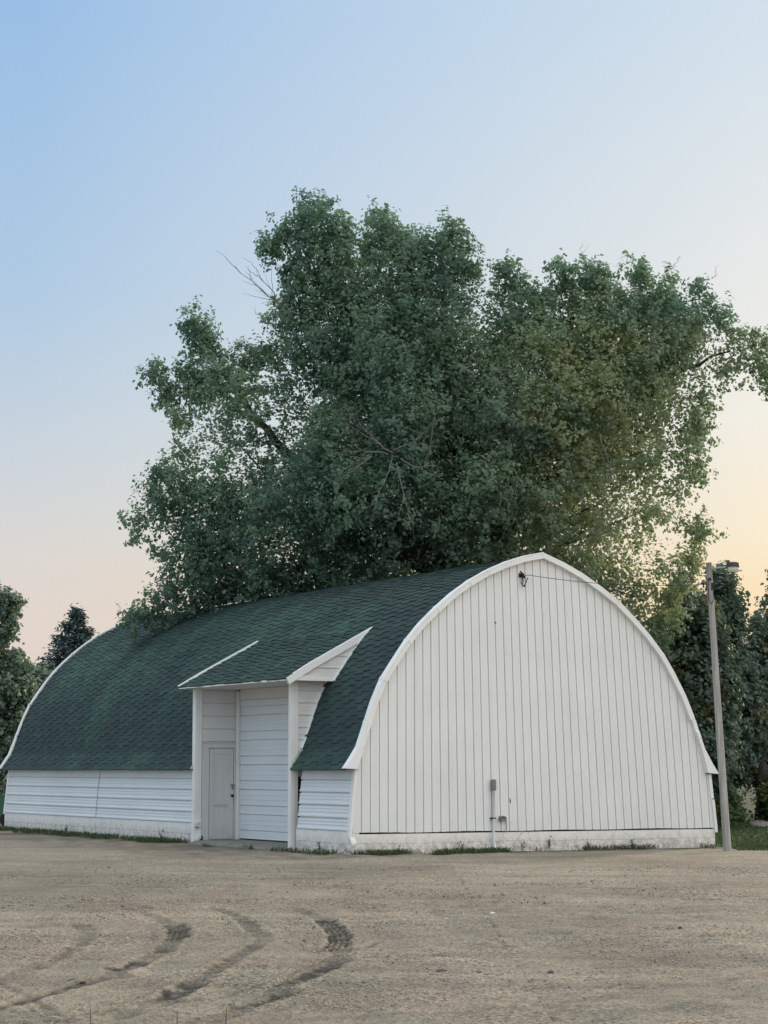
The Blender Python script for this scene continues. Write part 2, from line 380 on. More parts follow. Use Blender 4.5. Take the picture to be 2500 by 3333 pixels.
gable(-0.012, 1, 'gable_wall'); gable(L + 0.012, -1, 'gable_wall')
# backing behind the grooves
mb = MB(); pts = [(u, 0.06, z - 0.06) for u, z in zip(wx, wz)]
mb.add(pts, [tuple(range(len(pts)))]); mb.build('sheathing', M_dark, barn)
mb = MB(); mb.add([(p[0], L - 0.06, p[2]) for p in pts], [tuple(reversed(range(len(pts))))]); mb.build('sheathing', M_dark, barn)
# screws on the gable
mb = MB()
for zz in (0.55, 1.52, 2.28, 3.05, 3.85, 4.65):
    for k in range(43):
        ub = 0.04 + k * 0.193 + 0.05
        u = ub - 0.074 * min(max((ub - 1.3) / 5.6, 0), 1.0) * zz
        if wall_z(u) > zz + 0.15 and rnd.random() < 0.6:
            zq = zz + rnd.uniform(-.012, .012); mb.box(u - 0.005, u + 0.005, -0.018, -0.008, zq - 0.005, zq + 0.005)
mb.build('screws', M_galv, barn)['kind'] = 'stuff'

# --- long side walls of horizontal ribbed sheets
def ribbed(fn, t0, t1, pitch, prof):
    """profile of a wall running up from t0 to t1; prof = (offset along t, outward offset)"""
    out = []; t = t0
    while t < t1 - 0.01:
        for (dt, dn) in prof:
            if t + dt <= t1:
                u, z, nu, nz = fn(t + dt); out.append((u + nu * dn, z + nz * dn))
        t += pitch
    u, z, nu, nz = fn(t1); out.append((u, z)); return out
def side_fn(z):
    u = np.interp(z, [0.36, 1.07, 1.62], [0.0, 0.055, 0.115]); return (float(u) - 0.005, z, -1.0, 0.0)
SP = [(0.0, 0.004), (0.004, 0.014), (0.030, 0.018), (0.040, 0.006), (0.07, 0.0), (0.10, 0.0), (0.104, 0.007), (0.12, 0.007), (0.124, 0.0), (0.165, 0.0), (0.169, 0.007), (0.185, 0.007), (0.19, 0.0), (0.216, 0.002), (0.220, -0.030), (0.239, -0.030)]
sp = ribbed(side_fn, 0.435, 1.64, 0.241, SP)
mb = MB()
mb.extrude_profile(sp, 0.06, DG0 - 0.09); mb.extrude_profile(sp, DG1 + 0.12, 13.5); mb.extrude_profile([(u - 0.004, z) for u, z in sp], 13.52, L - 0.05)
mb.extrude_profile([(W - u, z) for u, z in reversed(sp)], 0.06, L - 0.05)
mb.build('side_wall', M_side, barn)
mb = MB(); mb.extrude_profile([(u + 0.03, z) for u, z in sp], DG0 - 0.10, DG0 - 0.055); mb.extrude_profile([(0.03, 0.02), (0.03, 0.41)], DG0 - 0.06, DG0 - 0.03)  # black strip added to stand for the shade inside the gap
mb.add([(0.02, DG0 - 0.092, 0.40), (0.30, DG0 - 0.092, 0.40), (0.36, DG0 - 0.092, 1.62), (0.125, DG0 - 0.092, 1.62)], [(0,1,2,3)]); mb.build('gap_shade', M_dark, barn)
# white edge trims on the corners of the long wall and the gable
mb = MB()
def edge_strip(mb, pts, v0, v1, inward, width, d=0.0, mi=0, jitter=0.0):
    """face strip in the gable plane (v0) with a return to v1, following pts"""
    inner = offset(pts, -width)
    for i in range(len(pts) - 1):
        j = rnd.uniform(-jitter, jitter); a, b2, c, e = pts[i], pts[i+1], inner[i+1], inner[i]
        y = v0 + j
        vs = [(a[0], y, a[1]), (b2[0], y, b2[1]), (c[0], y, c[1]), (e[0], y, e[1]), (a[0], v1, a[1]), (b2[0], v1, b2[1]), (c[0], v1, c[1]), (e[0], v1, e[1])]
        mb.add(vs, [(0,3,2,1), (4,5,6,7), (0,1,5,4), (2,3,7,6), (0,4,7,3), (1,2,6,5)], mi)
for pts, v0, v1, wd in (([(-0.03, 0.31), (-0.02, 0.45), (0.035, 1.07), (0.09, 1.61)], -0.05, 0.06, 0.055), ([(8.335, 1.5), (8.395, 1.0)], -0.05, 0.06, 0.07),
                        ([(8.40, 0.98), (8.455, 0.49), (8.468, 0.31)], -0.06, 0.06, 0.06), ([(-0.03, 0.40), (0.035, 1.07), (0.09, 1.62)], L - 0.06, L + 0.04, 0.05)):
    mb = MB(); edge_strip(mb, pts, v0, v1, 1, wd, jitter=0.003)
    if pts[0] == (-0.03, 0.31):   # a bent flap at the foot of the near corner
        mb.add([(-0.03, -0.055, 0.31), (0.07, -0.075, 0.33), (0.085, -0.13, 0.22), (0.0, -0.10, 0.18)], [(0,1,2,3), (3,2,1,0)])
    mb.build('corner_trim', M_trim, barn)

# --- shingled roof
def arc(pts):
    s = [0.0]
    for a, b2 in zip(pts, pts[1:]): s.append(s[-1] + math.hypot(b2[0]-a[0], b2[1]-a[1]))
    return np.array(s)
def shingles(mb, pts, v0, v1, skip=None, expo=0.165, tab=0.30, flip=1, curl0=0.010, curl1=0.017, green=None):
    S = arc(pts); P = np.array(pts)
    T = np.stack([np.interp(S, S, np.gradient(P[:, k], S)) for k in (0, 1)], 1)
    def at(s):
        s = min(max(s, 0), S[-1]); u = np.interp(s, S, P[:, 0]); z = np.interp(s, S, P[:, 1])
        tu = np.interp(s, S, T[:, 0]); tz = np.interp(s, S, T[:, 1]); l = math.hypot(tu, tz); return u, z, -tz / l * flip, tu / l * flip
    n = int(S[-1] / expo) + 1
    shade = mb.attr.setdefault('shade', [])
    for i in range(n):
        s0 = i * expo
        if s0 > S[-1] - 0.03: break
        rowj = rnd.uniform(-0.006, 0.006)
        j0 = -2; v = v0 - tab * 2 + (i % 4) * tab * 0.5
        k = 0
        rs = 0.5 + rnd.uniform(-0.10, 0.10)
        while v < v1:
            w = tab * rnd.uniform(0.97, 1.03)
            a, b2 = max(v, v0), min(v + w, v1); v += w; k += 1
            if skip and at(s0 + expo * .5)[0] < 1.4 and a < DG1 + .05 < b2: a = DG1 + .05
            if b2 - a < 0.02: continue
            low = (k % 2 == 0)
            sb = s0 - (0.072 if low else 0.0) + rowj + rnd.uniform(-0.006, 0.006)
            if i == 0: sb = -0.02 + rnd.uniform(-0.012, 0.006)
            st = s0 + expo + 0.03
            if skip and skip(at(s0 + expo * 0.5)[0], 0.5 * (a + b2)): continue
            frac = s0 / S[-1]
            lift = (curl0 + (curl1 - curl0) * frac) * rnd.uniform(0.6, 1.5) + (0.004 if low else 0.0)
            tw = rnd.uniform(-0.003, 0.003)
            u0, z0, nu, nz = at(sb); 
            if sb < 0: z0 += sb * 0.8; u0 += sb * 0.55 * flip
            u1, z1, mu, mz = at(sb + expo * 0.45); u2, z2, qu, qz = at(st)
            vs = []
            for (vv, e) in ((a, tw), (b2, -tw)):
                vs += [(u0 - nu * 0.004, vv, z0 - nz * 0.004), (u0 + nu * (lift + e + 0.006), vv, z0 + nz * (lift + e + 0.006)), (u1 + mu * (0.012 + lift * .35), vv, z1 + mz * (0.012 + lift * .35)), (u2 + qu * 0.002, vv, z2 + qz * 0.002)]
            mb.add(vs, [(0,4,5,1), (1,5,6,2), (2,6,7,3), (0,1,2,3), (7,6,5,4)] if flip == 1 else [(1,5,4,0), (2,6,5,1), (3,7,6,2), (3,2,1,0), (4,5,6,7)])
            sh = min(max(rs + rnd.gauss(0, 0.13) + (0.10 if low else 0), 0), 1)
            shade += [sh] * 8
            vm, um = 0.5 * (a + b2), at(s0)[0]
            gp = 0.9 * math.exp(-((frac - .47) / .20) ** 2) + 0.35 * (frac > .6) + (0.3 if i < 3 else 0) - .30 + 0.42 * (math.sin(vm * 1.3 + um * 2.1) + math.sin(vm * .53 - um * 1.7 + 1) + math.sin(vm * 2.9 + um * .8 + 2)) * .6 + rnd.gauss(0, .19) - .35 * (vm < 2.4)
            if green is not None: gp = green + rnd.gauss(0, .3)
            mb.attr.setdefault('moss', []).extend([min(max(gp, 0), 1)] * 8)
def under(mb, pts, v0, v1, d=-0.004):
    b = len(mb.v); q = offset(pts, d); mb.extrude_profile(q, v0, v1); mb.attr.setdefault('shade', []).extend([0.2] * (len(mb.v) - b)); mb.attr.setdefault('moss', []).extend([0.0] * (len(mb.v) - b))

DSL = [(-0.33, 3.385), (1.70, 4.47)]       # line of the dormer roof
def in_dormer(u, v): return DG0 < v < DG1 + 0.05 and u < 1.05
mb = MB()
shingles(mb, ROOF_L, -0.05, L + 0.06, skip=in_dormer)
k1 = next(i for i, p in enumerate(ROOF_L) if p[0] > 1.06)
under(mb, ROOF_L, -0.05, DG0); under(mb, ROOF_L, DG1 + 0.04, L + 0.06); under(mb, ROOF_L[k1:], DG0, DG1 + 0.04)
shingles(mb, [APEX] + ROOF_R, -0.05, L + 0.06, expo=0.33, tab=0.6, flip=1)
under(mb, [APEX] + ROOF_R, -0.05, L + 0.06)
# ridge caps
b = len(mb.v)
v = -0.05
while v < L:
    mb.add([(4.12, v, 5.812), (4.27, v, 5.858), (4.42, v, 5.80), (4.12, v + .3, 5.797), (4.27, v + .3, 5.848), (4.42, v + .3, 5.79)], [(0,3,4,1), (1,4,5,2)]); v += 0.26
mb.attr['shade'] += [rnd.uniform(.3, .6) for _ in range(len(mb.v) - b)]; mb.attr['moss'] += [.2] * (len(mb.v) - b)
mb.build('roof', M_shingle, barn)
# eave: dark underside with a thin drip edge
mb = MB()
for (v0, v1) in ((-0.10, DG0 - 0.06), (DG1 + 0.04, L + 0.05)):
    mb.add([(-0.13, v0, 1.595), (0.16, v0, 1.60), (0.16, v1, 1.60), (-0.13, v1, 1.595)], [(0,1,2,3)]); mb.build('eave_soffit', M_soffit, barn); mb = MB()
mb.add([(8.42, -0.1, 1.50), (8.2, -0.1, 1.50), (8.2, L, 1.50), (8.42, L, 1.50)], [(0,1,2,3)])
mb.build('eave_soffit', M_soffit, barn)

# --- gable edge trim (near and far)
def resample(pts, step):
    S = arc(pts); n = max(2, int(S[-1] / step)); t = np.linspace(0, S[-1], n); P = np.array(pts)
    return [(float(a), float(b2)) for a, b2 in zip(np.interp(t, S, P[:, 0]), np.interp(t, S, P[:, 1]))]
LT = [p for p in LEFT if p[0] > 0.12]
RT1 = RIGHT[:10] + [(7.90, 2.64)]; RT2 = [(8.00, 2.38), (8.05, 2.24), (8.16, 1.96)]
def rake(v_face, v_back, name, sgn):
    mb = MB()
    pl = resample(LT, 0.42); pr = resample([LEFT[-1]] + RT1, 0.42)
    edge_strip(mb, pl, v_face, v_back, 1, 0.115, jitter=0.006); edge_strip(mb, pr, v_face, v_back, 1, 0.105, jitter=0.006)
    edge_strip(mb, RT2, v_face - sgn * 0.004, v_back, 1, 0.07, jitter=0.004)
    # lapped joints
    for i, p in enumerate(pl[1:-1]):
        if i % 2 == 0:
            q = pl[i + 2]; edge_strip(mb, offset([p, (p[0] + (q[0]-p[0]) * .12, p[1] + (q[1]-p[1]) * .12)], 0.006), v_face - sgn * 0.007, v_back, 1, 0.125)
    # flared plates at the eaves
    for poly in ([(-0.16, 1.61), (-0.02, 1.80), (0.135, 2.035), (0.235, 1.97), (0.10, 1.60)], [(8.47, 1.50), (8.30, 1.74), (8.16, 1.97), (8.06, 2.02), (8.20, 1.52)]):
        n = len(poly); y0, y1 = v_face - sgn * 0.012, v_back
        mb.add([(u, y0, z) for u, z in poly] + [(u, y1, z) for u, z in poly], [tuple(range(n)), tuple(range(2*n-1, n-1, -1))] + [(i, (i+1) % n, n + (i+1) % n, n + i) for i in range(n)])
    return mb.build(name, M_trim, barn)
mb = MB(); edge_strip(mb, [(7.84, 2.765), (7.94, 2.565), (8.035, 2.30)], -0.104, 0.03, 1, 0.085); mb.build('gable_edge_trim', M_trim, barn)
rake(-0.12, 0.03, 'gable_edge_trim', 1); rake(L + 0.12, L - 0.0, 'gable_edge_trim', -1)
# raised drip flashing: thin light line along both ends of the roof
mb = MB()
edge_strip(mb, offset([LEFT[0]] + resample(LEFT, 0.4)[1:], 0.012), L + 0.04, L + 0.10, 1, 0.05)
mb.build('drip_flashing', M_flash, barn); mb = MB()
edge_strip(mb, offset(resample(LEFT, 0.4), 0.010), -0.128, -0.02, 1, 0.02)
mb.build('drip_flashing', M_flash, barn)

# --- dormer over the recessed doorway
mb = MB()
shingles(mb, DSL, 2.10, 7.60, expo=0.165, curl0=0.014, curl1=0.02, green=.34)
under(mb, DSL, 2.10, 7.60)
mb.build('dormer_roof', M_shingle, barn)
def dz(u): return DSL[0][1] + (u - DSL[0][0]) * (DSL[1][1] - DSL[0][1]) / (DSL[1][0] - DSL[0][0])
mb = MB()
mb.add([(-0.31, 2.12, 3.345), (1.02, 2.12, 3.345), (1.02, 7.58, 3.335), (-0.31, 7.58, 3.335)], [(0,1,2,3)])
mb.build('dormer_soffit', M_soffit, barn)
mb = MB()   # thin wavy metal drip edge along the front
n = 46
vs = []
for i in range(n + 1):
    y = 2.10 + 5.5 * i / n; w = rnd.uniform(-0.006, 0.006)
    vs += [(-0.335 + w, y, 3.39 + w), (-0.335 + w, y, 3.335 + rnd.uniform(-0.004, 0.012)), (-0.30, y, 3.338)]
fs = []
for i in range(n):
    a = 3 * i; fs += [(a, a+3, a+4, a+1), (a+1, a+4, a+5, a+2)]
mb.add(vs, fs); mb.build('dormer_drip_edge', M_trim, barn)
# right-hand gablet: siding triangle, rake board, band below
PR = [(0.0, 0.0), (0.19, 0.0), (0.195, -0.02), (0.21, -0.02), (0.215, 0.006), (0.235, 0.008)]
mb = MB(); y = 2.13
z = 3.36; zs = []
while z < 4.6:
    for dt, dn in ((0.0, 0.006), (0.02, 0.008), (0.03, 0.0), (0.08, 0.0), (0.084, 0.005), (0.10, 0.005), (0.104, 0.0), (0.218, 0.0), (0.222, -0.022), (0.238, -0.022)): zs.append((z + dt, dn))
    z += 0.245
vs = []; fs = []
for (zz, dn) in zs:
    if zz > 4.34: break
    ul = -0.33 + (zz - 3.385) / (4.47 - 3.385) * 2.03 + 0.05; ul = max(ul, -0.28)
    vs += [(ul, y - dn, zz), (1.85, y - dn, zz)]
for i in range(len(vs) // 2 - 1): fs.append((2*i, 2*i+1, 2*i+3, 2*i+2))
mb.add(vs, fs); mb.build('dormer_gablet', M_dormer, barn)
mb = MB()
edge_strip(mb, [(-0.345, 3.385)] + [(u, dz(u) + 0.045) for u in (0.2, 0.8, 1.3, 1.58)], 2.075, 2.16, 1, 0.14)
mb.add([(-0.33, 2.09, 3.345), (1.0, 2.09, 3.335), (1.0, 2.09, 3.43), (-0.20, 2.09, 3.45), (-0.33, 2.16, 3.345), (1.0, 2.16, 3.335)], [(0,1,2,3), (0,4,5,1)])
mb.build('dormer_rake', M_trim, barn)
# strip where the gablet meets the roof
mb = MB()
SS = [(u, float(arch_z(u))) for u in np.linspace(0.72, 1.56, 9)]
edge_strip(mb, offset(SS, 0.03), 2.06, 2.15, 1, 0.035); mb.build('dormer_flashing', M_flash, barn); mb = MB()
SS = [(float(np.interp(zz, az_[:17], ax_[:17])), zz) for zz in np.linspace(2.0, 3.34, 9)]
edge_strip(mb, offset(SS, 0.02), 2.37, 2.46, 1, 0.035); mb.build('dormer_flashing', M_flash, barn); mb = MB()
edge_strip(mb, [(-0.345, 3.41)] + [(u, dz(u) + 0.055) for u in (0.2, 0.8, 1.3, 1.56)], 7.57, 7.65, 1, 0.075)
mb.build('dormer_flashing', M_flash, barn)
# right cheek wall of ribbed sheet
mb = MB(); vs = []; fs = []; z = 1.45
zs = []
while z < 3.36:
    for dt, dn in ((0.0, 0.006), (0.02, 0.008), (0.03, 0.0), (0.09, 0.0), (0.094, 0.005), (0.11, 0.005), (0.114, 0.0), (0.218, 0.0), (0.222, -0.022), (0.238, -0.022)): zs.append((min(z + dt, 3.345), dn))
    z += 0.245
for (zz, dn) in zs: vs += [(0.06, 2.445 - dn, zz), (1.2, 2.445 - dn, zz)]
for i in range(len(zs) - 1): fs.append((2*i, 2*i+1, 2*i+3, 2*i+2))
mb.add(vs, fs); mb.build('cheek_wall', M_dormer, barn)
# posts: right corner and left corner, wrapped in bent metal
def corner_post(v0, v1, name, bent):
    mb = MB()
    zb = 0.0 if not bent else 0.03
    # faces subdivided up the height so that the metal can be dented
    H = np.linspace(zb, 3.345, 40); vs = []
    for zz in H:
        k = 1.0 if bent and zz < 0.55 else 0.0
        d = k * (0.03 * math.sin(zz * 17)) ; e = k * 0.04 * (0.55 - zz)
        vs += [(-0.065 - e * .6 + rnd.uniform(-.002, .002), v1, zz), (-0.07 - e, v0 - d * .5, zz), (0.012, v0 - 0.004 - d, zz), (0.018, v0 + 0.006 - d, zz), (0.085 + e * .5, v0 + 0.004 - d * .6, zz), (0.085, v1, zz)]
    fs = []
    m = 6
    for i in range(len(H) - 1):
        for j in range(m - 1): fs.append((i*m + j, i*m + j + 1, (i+1)*m + j + 1, (i+1)*m + j))
        fs.append((i*m + m - 1, i*m, (i+1)*m, (i+1)*m + m - 1))
    mb.add(vs, fs)
    return mb.build(name, M_trim, barn)
corner_post(2.425, 2.565, 'corner_post', False)
lp = corner_post(7.27, 7.44, 'corner_post', True)
mb = MB(); mb.add([(-0.02, 7.262, 0.10), (0.04, 7.258, 0.15), (0.08, 7.258, 0.13), (0.11, 7.256, 0.19), (0.13, 7.257, 0.08), (0.05, 7.258, 0.06)], [(0,1,2,3,4,5)]); mb.build('torn_hole', M_black, lp); mb = MB()
mb.add([(-0.06, 7.262, 0.34), (-0.03, 7.258, 0.36), (0.02, 7.256, 0.34), (0.06, 7.257, 0.36), (0.02, 7.256, 0.325)], [(0,1,2,3,4)])
mb.build('torn_hole', M_black, lp)
# door wall at the left of the recess
YD = 7.30
mb = MB()
zs = []; z = 2.20
while z < 3.33:
    for dt, dn in ((0.0, 0.006), (0.02, 0.006), (0.03, 0.0), (0.255, 0.0), (0.258, -0.02), (0.272, -0.02)): zs.append((min(z + dt, 3.335), dn))
    z += 0.28
vs = []; fs = []
for (zz, dn) in zs: vs += [(0.06, YD - dn, zz), (0.98, YD - dn, zz)]
for i in range(len(zs) - 1): fs.append((2*i, 2*i+1, 2*i+3, 2*i+2))
mb.add(vs, fs)
mb.add([(0.06, YD + 0.03, 0.05), (1.0, YD + 0.03, 0.05), (1.0, YD + 0.03, 2.22), (0.06, YD + 0.03, 2.22)], [(0,1,2,3)])
mb.build('recess_side_wall', M_dormer, barn)
mb = MB()
mb.box(0.10, 0.27, YD - 0.014, YD + 0.02, 0.06, 2.06); mb.box(0.865, 0.93, YD - 0.014, YD + 0.02, 0.06, 2.06); mb.box(0.10, 0.93, YD - 0.018, YD + 0.02, 2.062, 2.155); mb.box(0.09, 0.94, YD - 0.03, YD + 0.02, 2.157, 2.185)
mb.build('door_frame', M_door, barn)
mb = MB()
y0, y1, yr = YD - 0.006, YD + 0.02, YD + 0.012
dx0, dx1, dz0, dz1 = 0.285, 0.85, 0.085, 2.035
mb.box(dx0, 0.37, y0, y1, dz0, dz1); mb.box(0.745, dx1, y0, y1, dz0, dz1); mb.box(0.372, 0.743, y0, y1, 1.93, dz1); mb.box(0.372, 0.743, y0, y1, 0.80, 0.845); mb.box(0.372, 0.743, y0, y1, dz0, 0.10)
mb.add([(0.37, yr, 0.1), (0.745, yr, 0.1), (0.745, yr, 1.93), (0.37, yr, 1.93)], [(0,1,2,3)])
mb.box(0.365, 0.75, y0 - 0.012, y0 + 0.005, 0.83, 0.85)      # ledge under the tall panel
mb.box(0.775, 0.79, y0 - 0.006, y0 + 0.002, 1.24, 2.02)
door = mb.build('walk_door', M_door, barn)
mb = MB(); mb.tube([(0.812, y0, 1.02), (0.812, y0 - 0.03, 1.02), (0.812, y0 - 0.035, 1.02), (0.812, y0 - 0.065, 1.02), (0.812, y0 - 0.075, 1.02)], [0.022, 0.012, 0.03, 0.032, 0.015], 12)
mb.build('doorknob', M_black, door, True)
mb = MB(); mb.box(0.79, 0.885, y0 - 0.02, y0 - 0.002, 1.235, 1.265); mb.box(0.815, 0.85, y0 - 0.035, y0 - 0.01, 1.165, 1.225); mb.tube([(0.82, y0 - 0.02, 1.22), (0.82, y0 - 0.022, 1.25), (0.845, y0 - 0.022, 1.25), (0.845, y0 - 0.02, 1.22)], [0.004] * 4, 6)
mb.build('hasp', M_greymetal, door)
mb = MB(); mb.box(0.90, 0.995, YD - 0.085, YD - 0.03, 0.07, 3.30); mb.box(0.915, 0.95, YD - 0.10, YD - 0.085, 0.07, 3.28)
mb.build('recess_corner_trim', M_trim, barn)
# big sliding door across the back of the recess
zs = []; z = 0.10
def panel_z(z): return [(z, 0.012), (z + .012, 0.012), (z + .02, 0.0), (z + .17, 0.0), (z + .173, -0.025), (z + .187, -0.025), (z + .19, 0.006), (z + .205, 0.006), (z + .21, 0.0), (z + .30, 0.0), (z + .305, 0.006), (z + .325, 0.006), (z + .33, 0.0), (z + .40, 0.0), (z + .404, 0.005), (z + .42, 0.005), (z + .424, 0.0), (z + .515, 0.0), (z + .518, -0.025), (z + .531, -0.025)]
while z < 3.05: zs += panel_z(z); z += 0.533
zs = [q for q in zs if q[0] <= 3.10] + [(3.10, 0.0)]
mb = MB(); vs = []; fs = []
for (zz, dn) in zs: vs += [(0.985 - dn, 2.5, zz), (0.985 - dn, 7.24, zz)]
for i in range(len(zs) - 1): fs.append((2*i, 2*i+2, 2*i+3, 2*i+1))
mb.add(vs, fs); sd = mb.build('sliding_door', M_side, barn)
mb = MB(); mb.box(0.955, 1.02, 2.5, 7.2, 3.105, 3.335); mb.build('header_board', M_dormer, barn)
mb = MB(); mb.box(1.03, 1.06, 2.3, 7.4, -0.05, 3.4); mb.box(0.1, 1.03, 2.47, 2.50, 0.0, 3.33); mb.build('recess_backing', M_dark, barn)
# flare ends beside the posts
mb = MB()
for yy in (DG1 + 0.035, DG0 - 0.005):
    mb.add([(-0.15, yy, 1.60), (0.12, yy, 1.60), (0.13, yy, 2.03), (-0.02, yy, 1.80)], [(0,1,2,3), (3,2,1,0)]); mb.build('flare_flashing', M_trim, barn); mb = MB()
mb.add([(0.10, DG0 - 0.02, 1.80), (0.21, DG0 - 0.06, 2.02), (0.12, DG0 - 0.03, 1.97)], [(0,1,2), (2,1,0)])
mb.build('flare_flashing', M_trim, barn)
# concrete apron in the recess
mb = MB()
mb.add([(-0.25, 2.48, 0.0), (-0.06, 2.48, 0.05), (1.0, 2.48, 0.075), (-0.25, 7.26, 0.0), (-0.06, 7.26, 0.06), (1.0, 7.26, 0.075), (-0.45, 2.55, -0.05), (-0.45, 7.2, -0.05)],
       [(0,3,4,1), (1,4,5,2), (6,7,3,0)])
mb.build('threshold_slab', M_slab, barn)

# --- fittings on the gable
cx = 3.105
mb = MB(); mb.tube([(cx, -0.07, 1.20), (cx, -0.07, 0.30), (cx + 0.012, -0.075, 0.16), (cx + 0.045, -0.10, -0.04)], [0.026, 0.026, 0.027, 0.028], 10)
cond = mb.build('conduit', M_pipe, barn, True)
mb = MB(); mb.tube([(cx, -0.075, 1.185), (cx, -0.075, 1.20), (cx, -0.075, 1.38), (cx, -0.075, 1.40)], [0.040, 0.054, 0.054, 0.038], 8); mb.build('junction_box', M_greymetal, cond)
mb = MB(); mb.box(cx - 0.055, cx + 0.045, -0.10, -0.012, 0.64, 0.662); mb.build('pipe_clamp', M_black, cond)
mb = MB(); mb.tube([(3.30, 0.0, 0.64), (3.30, -0.10, 0.635), (3.295, -0.14, 0.63)], [0.056, 0.056, 0.06], 12); mb.tube([(3.30, -0.05, 0.655), (3.40, -0.05, 0.66), (3.405, -0.05, 0.45), (3.40, -0.03, 0.36)], [0.012, 0.012, 0.007, 0.006], 6)
mb.build('vent_pipe', M_greymetal, barn, True)
mb = MB(); mb.tube([(3.80, 0, 5.42), (3.80, -0.10, 5.43), (3.80, -0.12, 5.43)], [0.04, 0.035, 0.02], 8); mb.tube([(3.76, -0.06, 5.50), (3.80, -0.1, 5.43), (3.86, -0.08, 5.36)], [0.015] * 3, 6)
mb.box(3.75, 3.86, -0.05, -0.012, 5.38, 5.46)
br = mb.build('cable_bracket', M_black, barn)
mb = MB()
for k in range(3):
    mb.tube([(3.80 + .01 * k, -0.08, 5.40), (3.77 + .02 * k, -0.07, 5.27 - .03 * k), (3.81 + .02 * k, -0.08, 5.19), (3.88, -0.08, 5.27 + .02 * k), (3.90 + .01 * k, -0.10, 5.37)], [0.007] * 5, 6)
mb.build('wire_loops', M_black, br)
mb = MB(); mb.tube([(3.205, -0.015, 4.46), (3.205, -0.03, 4.46)], [0.022, 0.018], 10); mb.build('wall_plug', M_greymetal, barn)
mb = MB(); mb.add([(3.50, -0.024, 1.0), (3.515, -0.024, 1.04), (3.525, -0.024, 0.99), (3.53, -0.024, 0.93), (3.515, -0.024, 0.94)], [(0,1,2,3,4)]); mb.build('puncture', M_dark, barn)

def W3(u, v, z):
    p = A0 + EU * u + EV * v; return (float(p[0]), float(p[1]), z)

# ------------------------------------------------------------------ yard light pole
PB = (6.776, 43.966, 0.0); TOPX = -0.295
pole = empty('utility_pole', PB)
tag(pole, 'leaning weathered wooden pole with a yard lamp, right of the white gable', 'utility pole')
mb = MB(); n = 14
mb.tube([(TOPX * (k / n) ** 0.93, 0, -0.4 + 6.09 * k / n) for k in range(n + 1)], [0.082 - 0.026 * k / n for k in range(n + 1)], 14)
mb.build('pole_shaft', M_pole, pole, True)
mb = MB(); mb.tube([(TOPX + 0.02, -0.03, 5.57), (TOPX + 0.18, -0.03, 5.585), (TOPX + 0.36, -0.03, 5.60)], [0.018] * 3, 8); mb.build('lamp_arm', M_galv, pole)
mb = MB(); lx = TOPX + 0.48
mb.tube([(lx, -0.03, 5.60), (lx, -0.03, 5.61), (lx, -0.03, 5.68), (lx, -0.03, 5.70)], [0.12, 0.128, 0.118, 0.07], 16); mb.box(lx - 0.14, lx - 0.07, -0.07, 0.01, 5.57, 5.66); mb.tube([(lx - 0.10, -0.03, 5.68), (lx - 0.10, -0.03, 5.735)], [0.035, 0.035], 10)
lh = mb.build('lamp_head', simple('lamp_housing', (0.05, 0.045, 0.045), 0.5), pole, False)
mb = MB(); mb.tube([(lx, -0.03, 5.598), (lx, -0.03, 5.56), (lx, -0.03, 5.51), (lx, -0.03, 5.495)], [0.118, 0.122, 0.115, 0.085], 16); mb.build('lens', M_lens, lh, True)
mb = MB()
mb.tube([(TOPX - 0.035, -0.06, 5.35), (TOPX - 0.03, -0.075, 5.1), (TOPX - 0.02, -0.08, 4.92), (TOPX + 0.03, -0.075, 4.86), (TOPX + 0.075, -0.05, 4.95), (TOPX + 0.075, -0.04, 5.12)], [0.008] * 6, 6)
mb.box(TOPX - 0.03, TOPX + 0.03, -0.09, -0.04, 5.33, 5.38); mb.box(TOPX + 0.03, TOPX + 0.09, -0.07, -0.02, 5.14, 5.28); mb.tube([(TOPX + .05, -.05, 5.2), (TOPX + .10, -.05, 5.2)], [.015, .02], 8)
mb.build('wiring', M_black, pole)

def sag(p, q, d, n=14):
    p, q = Vector(p), Vector(q); out = []
    for k in range(n + 1):
        t = k / n; r = p.lerp(q, t); r.z -= d * 4 * t * (1 - t); out.append(r)
    return out
mb = MB()
b0 = Vector(W3(3.83, -0.12, 5.40)); b1 = Vector((PB[0] + TOPX, PB[1] - 0.06, 5.26))
mb.tube([b0, b0 + Vector((0.05, -0.02, 0.02))] + sag(b0 + Vector((0.12, -0.03, 0.01)), b1, 0.10), [0.0065] * 17, 6)
tag(mb.build('service_cable', M_black), 'thin black cable running from the gable bracket to the pole', 'cable')
mb = MB()
mb.tube(sag((PB[0] + TOPX, PB[1], 5.68), (5.2, 50.5, 6.5), 0.16), [0.006] * 15, 5)
tag(mb.build('overhead_wire', M_greymetal), 'thin wire running from the pole top back into the big tree', 'wire')

